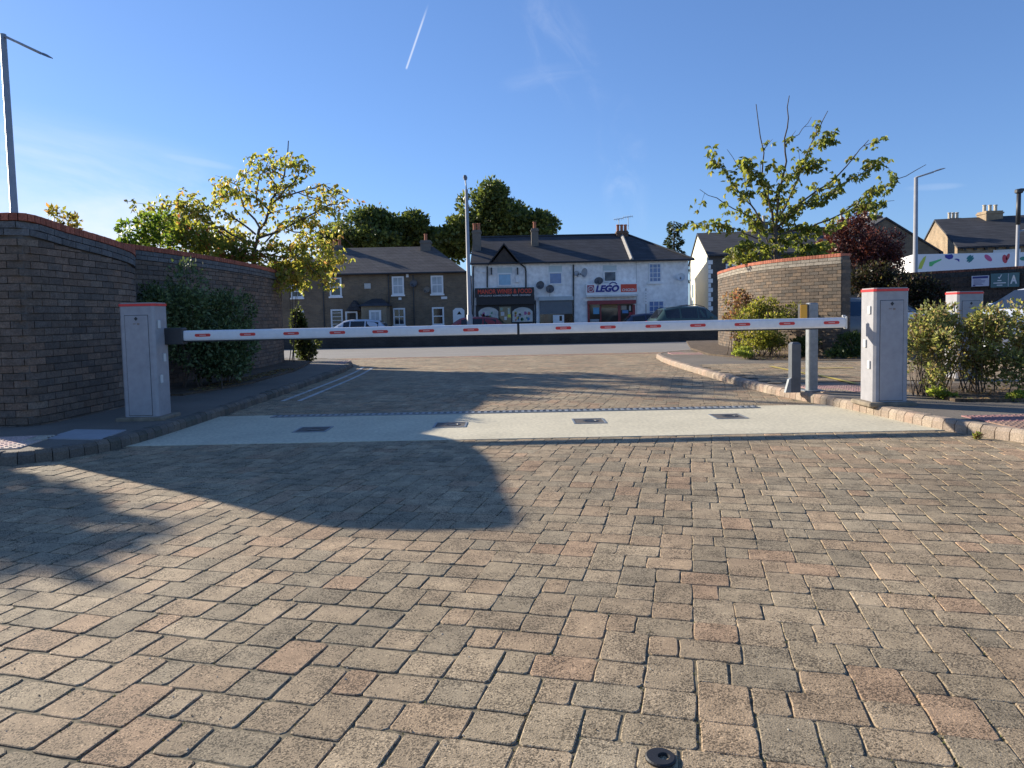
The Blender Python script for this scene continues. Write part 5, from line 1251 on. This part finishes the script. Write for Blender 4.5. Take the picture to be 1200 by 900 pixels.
# ------------------------------------------------------------------ foliage
def leaves(name, pos, dirs, size, wid, cols, mt, parent=None, label=None, droop=.3):
    """pos (N,3), dirs (N,3) unit, size (N,), cols (N,3): bent four-sided leaves"""
    n = len(pos); pos = np.asarray(pos, float); d = np.asarray(dirs, float); d /= np.linalg.norm(d, axis=1)[:, None] + 1e-9
    rnd = rng.normal(size=(n, 3)); s_ = np.cross(d, rnd); s_ /= np.linalg.norm(s_, axis=1)[:, None] + 1e-9
    u_ = np.cross(s_, d); sz = np.asarray(size)[:, None]
    b = pos; tip = pos + d * sz - u_ * sz * .18
    l_ = pos + d * sz * .45 + s_ * sz * wid * .5 + u_ * sz * .08; r_ = pos + d * sz * .45 - s_ * sz * wid * .5 + u_ * sz * .08
    V = np.stack([b, r_, tip, l_], 1).reshape(-1, 3)
    c0 = V.mean(0); c0[2] = V[:, 2].min()
    me = bpy.data.meshes.new(name); me.vertices.add(4 * n); me.vertices.foreach_set('co', (V - c0).ravel().astype(np.float32))
    me.loops.add(4 * n); me.loops.foreach_set('vertex_index', np.arange(4 * n, dtype=np.int32))
    me.polygons.add(n); me.polygons.foreach_set('loop_start', np.arange(0, 4 * n, 4, dtype=np.int32))
    me.polygons.foreach_set('use_smooth', np.ones(n, dtype=bool))
    me.update(calc_edges=True)
    at = me.color_attributes.new('col', 'FLOAT_COLOR', 'CORNER'); cc = np.repeat(np.c_[cols, np.ones(n)], 4, axis=0).astype(np.float32); at.data.foreach_set('color', cc.ravel())
    me.materials.append(mt); me.validate()
    o = bpy.data.objects.new(name, me); C.objects.link(o); c0 = Vector(c0); o.location = c0 - (WL[parent.name] if parent else Vector()); WL[o.name] = c0
    if parent: o.parent = parent
    return o
def pal(n, cols, wts, jit=.2):
    w_ = np.array(wts, float); w_ /= w_.sum(); idx = rng.choice(len(cols), n, p=w_); c = np.array(cols)[idx]
    return c * rng.uniform(1 - jit, 1 + jit, (n, 1))
ML_OLIVE = leafmat('olive_leaf', .45, .62); ML_DARK = leafmat('dark_leaf', .45, .4); ML_PURP = leafmat('purple_leaf', .5, .3); ML_SHRUB = leafmat('shrub_leaf', .5, .22)
def branch_tree(name, label, base, branches, leafspec, mt, cols, wts, rad=.07, group=None, trunk_pts=None, barkm=None):
    """branches: list of (points, r0, leafy from, leafy to, density)"""
    e = empty(name, base, label, 'tree', group); barkm = barkm or M_BARK
    m = MB()
    if trunk_pts: m.tube(trunk_pts, [rad * (1 - .35 * i / (len(trunk_pts) - 1)) for i in range(len(trunk_pts))], 10)
    m.build('trunk', barkm, e, smooth=True)
    tm = MB(); lp, ld, ls = [], [], []
    size, dens, droop, clus = leafspec
    def leafy(pts, t0, t1, dn):
        Ls = sum((pts[i + 1] - pts[i]).length for i in range(len(pts) - 1)); n = int(Ls * dn * dens)
        for _ in range(n):
            t = t0 + (t1 - t0) * random.random(); f = t * (len(pts) - 1); i = min(int(f), len(pts) - 2); p = pts[i].lerp(pts[i + 1], f - i)
            o_ = Vector((random.gauss(0, 1), random.gauss(0, 1), random.gauss(0, .6))) * clus
            for k in range(random.randint(3, 5)):
                d = Vector((random.gauss(0, .6), random.gauss(0, .6), -droop + random.gauss(0, .35))); lp.append(tuple(p + o_ + Vector((random.gauss(0, .02),) * 3))); ld.append(tuple(d)); ls.append(size * random.uniform(.7, 1.25))
    for (pts, r0, t0, t1, dn, sub) in branches:
        pts = [Vector(p) for p in pts]; q = []
        for i in range(len(pts) - 1):
            for k in range(3): q.append(pts[i].lerp(pts[i + 1], k / 3) + Vector((random.gauss(0, .02), random.gauss(0, .02), random.gauss(0, .02))) * (1 if i + k else 0))
        q.append(pts[-1]); pts = q
        tm.tube(pts, [r0 * (1 - .8 * i / (len(pts) - 1)) + .003 for i in range(len(pts))], 6)
        if dn: leafy(pts, t0, t1, dn)
        for _ in range(sub):
            t = random.uniform(.25, .95); f = t * (len(pts) - 1); i = min(int(f), len(pts) - 2); p = pts[i].lerp(pts[i + 1], f - i)
            d = (pts[i + 1] - pts[i]).normalized() + Vector((random.gauss(0, .6), random.gauss(0, .6), random.gauss(0, .4))); L_ = random.uniform(.25, .7)
            tw = [p, p + d.normalized() * L_ * .5, p + d.normalized() * L_ + Vector((0, 0, -.05))]; tm.tube(tw, [r0 * .3 + .002, r0 * .2 + .002, .003], 4)
            if dn: leafy(tw, .2, 1, dn * 1.1)
    tm.build('branches', barkm, e)
    n = len(lp); leaves('crown', lp, ld, ls, .55, pal(n, cols, wts), mt, e)
    return e
def PB(seq, Y0, dY=0.):   # pixel polyline at depth Y0..Y0+dY
    n = len(seq); return [P(x, y, Y0 + dY * i / max(1, n - 1)) for i, (x, y) in enumerate(seq)]
# right-hand tree with bare tips, behind the sunlit wall
Y = 20.0; br = []
def B(seq, r=.03, t0=0., t1=1., dn=1., sub=2, dY=0.): br.append((PB(seq, Y, dY), r, t0, t1, dn, sub))
B([(908, 270), (902, 240), (893, 215), (894, 180), (886, 122)], .035, .15, .55, .9, 3, .5)
B([(908, 268), (912, 230), (920, 190), (922, 150), (925, 112)], .035, .05, .45, .9, 3, -.6)
B([(921, 165), (935, 158), (951, 137)], .012, 0, 0, 0, 1, .1)
B([(910, 262), (926, 232), (938, 196), (952, 165), (970, 130)], .032, .05, .72, 1, 3, 1.0)
B([(945, 180), (962, 163), (982, 152)], .015, .1, 1, 1.9, 2, .2)
B([(909, 268), (930, 245), (960, 222), (985, 205), (1002, 182), (1018, 164)], .03, .1, .6, 1.1, 3, .6)
B([(960, 223), (990, 214), (1015, 199), (1036, 190)], .015, .2, 1, 1.9, 2, -.3)
B([(915, 275), (945, 268), (985, 252), (1020, 228), (1050, 212), (1085, 193)], .028, .1, .78, 1.1, 3, .8)
B([(985, 252), (1015, 238), (1048, 235)], .014, .2, .9, 1.3, 2, .2)
B([(1000, 245), (1022, 221), (1040, 216)], .012, .2, .9, 1.1, 1, .2)
B([(895, 262), (880, 240), (860, 220), (846, 196), (830, 184)], .026, .35, 1, 1.5, 3, .5)
B([(880, 240), (872, 205), (852, 175)], .014, .1, .45, 1.0, 1, -.4)
B([(880, 255), (850, 238), (820, 222)], .016, .2, .6, .8, 1, -.5)
B([(888, 280), (865, 270), (840, 264), (806, 262)], .016, .2, 1, 1.5, 2, .2)
B([(806, 262), (795, 264)], .008, 0, 1, 2, 0)
B([(905, 250), (900, 222), (880, 200), (872, 190)], .02, .2, 1, 2.0, 3, -.5)
B([(905, 250), (915, 215), (940, 195), (955, 195)], .018, .2, 1, 1.5, 3, .6)
B([(910, 262), (940, 240), (965, 232), (975, 222)], .018, .2, 1, 1.6, 3, -.8)
B([(905, 275), (925, 262), (955, 270), (985, 262)], .018, .2, 1, 1.6, 3, .2)
B([(900, 285), (885, 262), (868, 248)], .016, .1, 1, 1.8, 3, .8)
B([(905, 292), (880, 285), (862, 292)], .016, .1, 1, 2.6, 4, -.4)
B([(908, 292), (930, 280), (955, 290), (975, 288)], .018, .1, 1, 2.2, 4, .4)
B([(905, 300), (890, 295), (872, 300)], .014, .1, 1, 2.5, 3, .2)
B([(910, 300), (935, 298), (960, 300)], .014, .1, 1, 2.5, 3, -.2)
B([(908, 285), (915, 272), (900, 262)], .016, .1, 1, 2.4, 3, .5)
bp = P(909, 300, Y)
branch_tree('young_tree', 'young tree with drooping yellow green leaves and bare twig tips behind the sunlit wall', (bp.x, Y, -.1), br, (.15, 11, .8, .11), ML_OLIVE,
            [(.19, .23, .06), (.26, .27, .07), (.12, .15, .04), (.30, .27, .09)], [4, 3, 3, 1], .07, trunk_pts=[Vector((bp.x, Y, -.1)), Vector((bp.x, Y, 1)), bp, P(908.5, 262, Y)])
# left tree behind the bulging wall
Y = 17.3; br = []
B([(296, 300), (305, 270), (320, 235), (335, 205), (338, 165)], .04, .15, .92, 1.1, 5, .4)
B([(320, 238), (345, 215), (355, 188)], .02, .2, 1, 1.5, 4, -.5)
B([(322, 235), (350, 225), (380, 215), (412, 235)], .02, .2, 1, .9, 3, .3)
B([(300, 280), (335, 268), (375, 245), (408, 236)], .028, .2, 1, .9, 4, -.8)
B([(335, 268), (362, 275), (385, 272)], .016, .2, 1, 1.2, 3, .3)
B([(305, 268), (285, 240), (278, 215), (290, 200)], .024, .2, 1, 1.2, 4, .6)
B([(300, 275), (272, 255), (250, 238), (262, 220)], .024, .2, 1, 1.2, 4, -.6)
B([(298, 285), (260, 270), (225, 250), (205, 236)], .026, .2, 1, 1.2, 4, .4)
B([(298, 292), (262, 285), (222, 275), (200, 258)], .024, .2, 1, 1.3, 4, -.7)
B([(298, 300), (265, 300), (235, 292)], .02, .2, 1, 1.6, 4, .4)
B([(300, 295), (330, 285), (352, 300), (368, 318)], .02, .2, 1, 1.9, 4, -.3)
B([(300, 300), (325, 305), (345, 318), (352, 328)], .02, .2, 1, 2.4, 5, .3)
B([(315, 300), (345, 290), (375, 288), (384, 300)], .02, .2, 1, 2.0, 4, .6)
B([(318, 250), (300, 232), (305, 205), (325, 190)], .02, .2, 1, 1.1, 4, -.3)
B([(326, 225), (312, 200), (318, 182)], .015, .2, 1, 1.1, 3, .3)
B([(310, 285), (330, 262), (355, 258), (365, 262)], .018, .2, 1, 1.5, 4, .2)
B([(298, 305), (318, 315), (340, 326)], .018, .2, 1, 2.2, 4, -.6)
B([(320, 300), (355, 312), (380, 312)], .018, .3, 1, 2.4, 4, .2)
B([(300, 290), (280, 275), (262, 278)], .018, .2, 1, 1.8, 4, .8)
B([(285, 290), (245, 262), (210, 240), (178, 246)], .022, .2, 1, 1.3, 5, .9)
B([(285, 295), (240, 280), (200, 262), (165, 262)], .02, .2, 1, 1.3, 5, -.9)
B([(262, 280), (240, 245), (222, 228)], .015, .2, 1, 1.1, 4, .5)
B([(240, 285), (205, 275), (175, 280)], .015, .2, 1, 1.5, 4, .2)
B([(350, 226), (375, 235), (395, 248)], .012, .2, 1, 1.0, 3, .2)
B([(375, 272), (390, 290), (385, 310)], .012, .2, 1, 1.4, 3, .2)
bp = P(296, 320, Y)
branch_tree('autumn_tree', 'loose tree with yellowing drooping leaves rising above the left curved wall', (bp.x, Y, 0), br, (.115, 15, .75, .12), ML_OLIVE,
            [(.34, .35, .09), (.42, .38, .10), (.22, .27, .06), (.46, .34, .12), (.34, .19, .10)], [4, 3, 3, 1.5, .5], .08, trunk_pts=[Vector((bp.x, Y, -.02)), Vector((bp.x - .05, Y, 1)), bp, P(300, 292, Y)])
# generic clumpy foliage mass
def clump(center, rad, n, lsize, lobes, up=.3, seed=1, hollow=.55, flat=1.):
    r = np.random.default_rng(seed); c = np.array(center); R3 = np.array(rad)
    lc_ = []; 
    for _ in range(lobes):
        v = r.normal(size=3); v /= np.linalg.norm(v); k = r.uniform(.25, .78); lc_.append((c + v * R3 * k, r.uniform(.26, .46)))
    pos, dr = [], []
    per = n // lobes
    for (lc0, lr) in lc_:
        v = r.normal(size=(per, 3)); v /= np.linalg.norm(v, axis=1)[:, None]; k = r.uniform(hollow, 1.08, (per, 1)); lump = 1 + .18 * np.sin(v[:, :1] * 5 + lc0[0]) * np.cos(v[:, 1:2] * 6)
        pos.append(lc0 + v * k * R3 * lr * lump); dr.append(v + r.normal(size=(per, 3)) * .7 + np.array([0, 0, up]))
    return np.concatenate(pos), np.concatenate(dr)
def bush(name, label, cat, parts_, lsize, cols, wts, mt, base, stems=12, group=None, wid=.55, jit=.25, trunk=None, zmin=None, stemr=.012):
    e = empty(name, base, label, cat, group); ps, ds = [], []
    for (c, rd, n, lb, sd_) in parts_: p, d = clump(c, rd, n, lsize, lb, seed=sd_); ps.append(p); ds.append(d)
    p = np.concatenate(ps); d = np.concatenate(ds)
    if zmin is not None: k = p[:, 2] > zmin; p, d = p[k], d[k]
    n = len(p); leaves('crown' if trunk else 'foliage', p, d, rng.uniform(.6, 1.3, n) * lsize, wid, pal(n, cols, wts, jit), mt, e)
    m = MB(); r_ = random.Random(3)
    if trunk: m.tube([base, (base[0], base[1], trunk[0])], [trunk[1], trunk[1] * .6], 9)
    for k in range(stems):
        c, rd = parts_[k % len(parts_)][:2]; t_ = Vector(c) + Vector((r_.gauss(0, .35) * rd[0], r_.gauss(0, .35) * rd[1], r_.uniform(-.1, .6) * rd[2])); b0 = Vector((base[0], base[1], trunk[0] * .8)) if trunk else Vector((c[0] + r_.gauss(0, .2) * rd[0], c[1] + r_.gauss(0, .2) * rd[1], base[2]))
        m.tube([b0, b0.lerp(t_, .5) + Vector((r_.gauss(0, .05), r_.gauss(0, .05), .05)), t_], [stemr * (2 if trunk else 1), stemr * .7, stemr * .3], 5)
    m.build('trunk' if trunk else 'stems', M_BARK, e); return e
DG = [(.055, .075, .030), (.075, .10, .04), (.04, .055, .025), (.11, .13, .05)]
# big evergreen shrub by the left cabinet
bush('evergreen_shrub', 'large dark evergreen shrub growing between the left cabinet and curved wall', 'shrub',
     [((-5.05, 11.3, 1.0), (.55, 1.0, .95), 9000, 14, 1), ((-4.75, 11.6, .6), (.55, 1.1, .6), 6000, 10, 2), ((-5.2, 10.6, 1.35), (.4, .6, .6), 4000, 8, 3), ((-4.85, 12.2, 1.25), (.45, .8, .7), 4500, 8, 4)], .062, [(.095, .14, .055), (.14, .19, .08), (.06, .085, .035), (.20, .25, .12)], [4, 3, 3, 1], ML_SHRUB, (-4.9, 11.2, .1), 14, zmin=.1)
# ivy-like plant at the far end of the curved wall
bush('climbing_plant', 'dark climbing plant on the far end of the left curved wall', 'shrub', [((-5.55, 18.7, 1.1), (.3, .35, 1.1), 3000, 8, 5), ((-5.4, 18.5, .45), (.4, .4, .5), 1600, 5, 6)], .09, DG, [4, 3, 3, 2], ML_OLIVE, (-5.55, 18.6, 0), 6, zmin=.0)
# greenery above the left wall
def PXc(px_, py_, Y): return tuple(P(px_, py_, Y))
bush('hedge_shrub', 'upright green shrub showing above the left end of the curved wall', 'shrub', [(PXc(155, 288, 15), (.35, .5, .6), 1000, 7, 7), (PXc(185, 275, 15.2), (.55, .5, .6), 950, 8, 8)], .10, [(.12, .20, .035), (.17, .23, .04), (.08, .13, .03)], [3, 3, 2], ML_OLIVE, (-7.8, 15, .1), 8)
bush('hedge_shrub', 'yellow green leafy shrub in the middle above the left curved wall', 'shrub', [(PXc(235, 290, 15.6), (.9, .6, .6), 1500, 11, 9), (PXc(215, 268, 15.8), (.5, .5, .5), 500, 6, 19)], .10, [(.16, .21, .04), (.24, .24, .05), (.10, .14, .03), (.30, .12, .06)], [3, 3, 2, .7], ML_OLIVE, (-7, 15.6, .1), 8)
bush('hedge_shrub', 'reddish green shrub above the right half of the left curved wall', 'shrub', [(PXc(290, 300, 16.6), (1.0, .5, .5), 1500, 10, 10), (PXc(335, 318, 17.6), (.5, .5, .4), 1500, 6, 11)], .10, [(.16, .20, .04), (.22, .20, .05), (.10, .13, .03), (.32, .12, .08)], [3, 2, 2, 1], ML_OLIVE, (-6.2, 16.8, .1), 8)
m_ = P(92, 288, 16.); e = empty('chimney_stub', (-8.9, 20, 0)) if 0 else None
bush('small_tree', 'tip of a small yellow leaved tree above the near left wall', 'tree', [(PXc(74, 262, 13.5), (.45, .4, .36), 260, 6, 12), (PXc(60, 248, 13.5), (.22, .2, .2), 60, 3, 13)], .10, [(.30, .24, .06), (.22, .22, .05), (.35, .20, .06)], [3, 3, 1], ML_OLIVE, (PXc(74, 262, 13.5)[0], 13.5, .05), 8, trunk=(2.0, .04))
# tree beyond the left frame edge whose shade falls over the paving
bush('shade_tree', 'broad tree standing behind the near left wall outside the frame', 'tree', [((-12.05, 10.3, 3.7), (1.2, 1.05, .75), 2000, 16, 14), ((-11.2, 9.85, 3.6), (.8, .7, .6), 300, 6, 15)], .17, [(.12, .16, .04), (.17, .18, .05)], [1, 1], ML_OLIVE, (-12.1, 10.6, 0), 14, trunk=(2.4, .12))
# planting before the sunlit wall
bush('yellow_green_shrub', 'yellow green rounded shrub at the foot of the sunlit curved wall', 'shrub', [(PXc(897, 372, 16.6), (.85, .6, .5), 5200, 12, 16), (PXc(893, 398, 16.4), (.8, .6, .35), 4200, 10, 17)], .06, [(.22, .24, .05), (.30, .29, .07), (.13, .15, .04), (.38, .30, .12)], [4, 3, 2, 1], ML_OLIVE, (5.9, 16.6, .03), 18, zmin=.05)
bush('rose_bush', 'brownish pink rose bush in front of the left end of the sunlit wall', 'shrub', [(PXc(868, 358, 17.6), (.45, .5, .45), 900, 8, 18), (PXc(858, 378, 17.2), (.4, .4, .5), 500, 7, 28)], .075, [(.25, .13, .09), (.16, .15, .05), (.32, .2, .14), (.20, .06, .06)], [3, 3, 2, 1], ML_OLIVE, (5.55, 17.4, .03), 18)
bush('ground_shrub', 'low light green plant between the wall and the soil edge', 'shrub', [(PXc(877, 412, 15.9), (.45, .4, .14), 1300, 6, 20)], .05, [(.30, .34, .08), (.22, .27, .06)], [2, 2], ML_OLIVE, (5.35, 15.9, .03), 6)
bush('dark_shrub', 'dark green low shrub at the right foot of the sunlit wall', 'shrub', [(PXc(992, 405, 15.6), (.7, .5, .38), 3000, 8, 21), (PXc(945, 405, 16.2), (.5, .4, .3), 1200, 6, 22)], .07, [(.06, .09, .03), (.09, .13, .04)], [2, 2], ML_DARK, (7.2, 15.7, .03), 8)
# purple tree and dark hedge
bush('purple_tree', 'purple red leaved plum tree behind the sunlit wall end', 'tree', [(PXc(1010, 285, 24), (1.15, 1.2, 1.15), 5200, 16, 23), (PXc(1035, 300, 24), (.85, 1, .9), 2600, 10, 24), (PXc(975, 290, 24), (.7, .8, .8), 1300, 8, 25), (PXc(1012, 255, 24), (.5, .5, .6), 600, 5, 26)], .11, [(.12, .035, .035), (.17, .05, .04), (.07, .03, .035), (.22, .10, .08)], [4, 3, 3, 1], ML_PURP, (PXc(1010, 300, 24)[0], 24, -.1), 30, trunk=(2.2, .09), stemr=.02)
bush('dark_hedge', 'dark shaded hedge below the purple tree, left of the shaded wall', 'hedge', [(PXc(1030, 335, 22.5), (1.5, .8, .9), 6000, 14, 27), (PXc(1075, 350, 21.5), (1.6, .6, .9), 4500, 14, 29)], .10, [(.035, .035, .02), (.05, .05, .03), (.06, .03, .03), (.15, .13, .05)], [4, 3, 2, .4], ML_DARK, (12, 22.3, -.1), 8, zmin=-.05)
# bush on the right in front of the second cabinet
RB = [(.25, .27, .11), (.34, .34, .15), (.15, .18, .07), (.34, .27, .16), (.23, .16, .10)]
bush('loose_shrub', 'sprawling yellow green shrub with bare stems beside the right cabinet', 'shrub', [((4.98, 8.55, .72), (.34, .4, .40), 1500, 8, 30), ((5.28, 8.7, .87), (.42, .4, .44), 2100, 10, 31), ((4.85, 8.35, .4), (.3, .3, .22), 350, 5, 44), ((5.1, 8.6, .45), (.38, .3, .28), 500, 6, 32)], .05, RB, [4, 3, 3, 1.6, 1.4], ML_OLIVE, (5.1, 8.6, .12), 46, stemr=.007, zmin=.2)
bush('loose_shrub', 'dense yellow green shrub at the right edge of the soil bed', 'shrub', [((5.62, 8.5, .84), (.42, .5, .42), 2600, 12, 33), ((5.5, 8.4, .5), (.35, .3, .3), 900, 6, 43), ((6.3, 8.4, .84), (.55, .5, .46), 3000, 12, 34), ((5.5, 9.0, .95), (.4, .3, .36), 1000, 7, 45), ((5.9, 8.1, .48), (.6, .3, .28), 1500, 8, 35), ((7.1, 8.6, .8), (.6, .5, .45), 1800, 9, 36)], .052, RB, [4, 3, 3, 1.6, 1.4], ML_OLIVE, (6.0, 8.4, .12), 50, stemr=.007, zmin=.18)
bush('weed', 'small clump of bright green weeds at the edge of the soil bed', 'weed', [((4.95, 8.15, .17), (.25, .15, .09), 420, 4, 37), ((5.6, 7.9, .16), (.25, .15, .07), 350, 4, 38)], .045, [(.22, .30, .06), (.30, .33, .09)], [2, 2], ML_OLIVE, (5.0, 8.1, .12), 6, stemr=.004)
bush('weed', 'single small weed growing at the foot of the right kerb', 'weed', [(tuple(G(1145, 512, .02)), (.07, .04, .03), 130, 3, 39)], .025, [(.22, .28, .06), (.25, .12, .08)], [2, 1], ML_OLIVE, tuple(G(1145, 512, 0)), 3, stemr=.002)
# background trees beyond the houses
BGc = [(.10, .13, .045), (.14, .175, .05), (.06, .085, .03), (.19, .22, .07)]
def bgtree(label, parts_, base, tr_, ls=.38, cols=BGc):
    return bush('broadleaf_tree', label, 'tree', parts_, ls, cols, [4, 3, 3, 1.6], ML_DARK, base, 16, 'trees beyond the houses', trunk=tr_, stemr=.12, wid=.75)
bgtree('broad dark green tree rising behind the roof of the brick cottages', [(PXc(450, 272, 72), (4.6, 4, 3.0), 12000, 26, 40), (PXc(412, 282, 72), (3.2, 3, 1.9), 4500, 12, 41), (PXc(490, 275, 72), (2.6, 3, 2.2), 4500, 12, 42)], (PXc(450, 272, 72)[0], 72, -.4), (6, .4))
bgtree('tall dark green tree behind the left end of the white shop terrace', [(PXc(580, 255, 70), (3.6, 4, 3.4), 12000, 26, 43), (PXc(615, 268, 70), (3.2, 3, 2.3), 6500, 16, 44), (PXc(550, 270, 70), (2.8, 3, 2.4), 4500, 12, 45), (PXc(528, 285, 70), (2.4, 3, 2.0), 3500, 10, 46)], (PXc(580, 255, 70)[0], 70, -.4), (6, .4))
# conifer between the terrace and cream house
c_ = P(790, 300, 68); e = empty('conifer', (c_.x, 68, -.4), 'narrow dark conifer between the white terrace and cream house', 'tree')
m = MB(); zt1 = P(791, 259, 68).z; m.tube([(c_.x, 68, -.4), (c_.x, 68, zt1)], [.25, .04], 8); m.build('trunk', M_BARK, e)
pp, dd_ = [], []; r_ = np.random.default_rng(5)
for k in range(2600):
    t = r_.random() ** .8; z = zt1 - t * 5.5; rr = .12 + (.30 + .8 * t) * (1 + .45 * math.sin(t * 26)) * r_.random() ** .5; a_ = r_.random() * 6.28; pp.append((c_.x + rr * math.cos(a_), 68 + rr * math.sin(a_), z - rr * .25)); dd_.append((math.cos(a_), math.sin(a_), -.5 + r_.normal() * .3))
leaves('crown', pp, dd_, r_.uniform(.15, .35, len(pp)), .5, pal(len(pp), [(.03, .045, .02), (.045, .06, .025)], [1, 1]), ML_DARK, e)
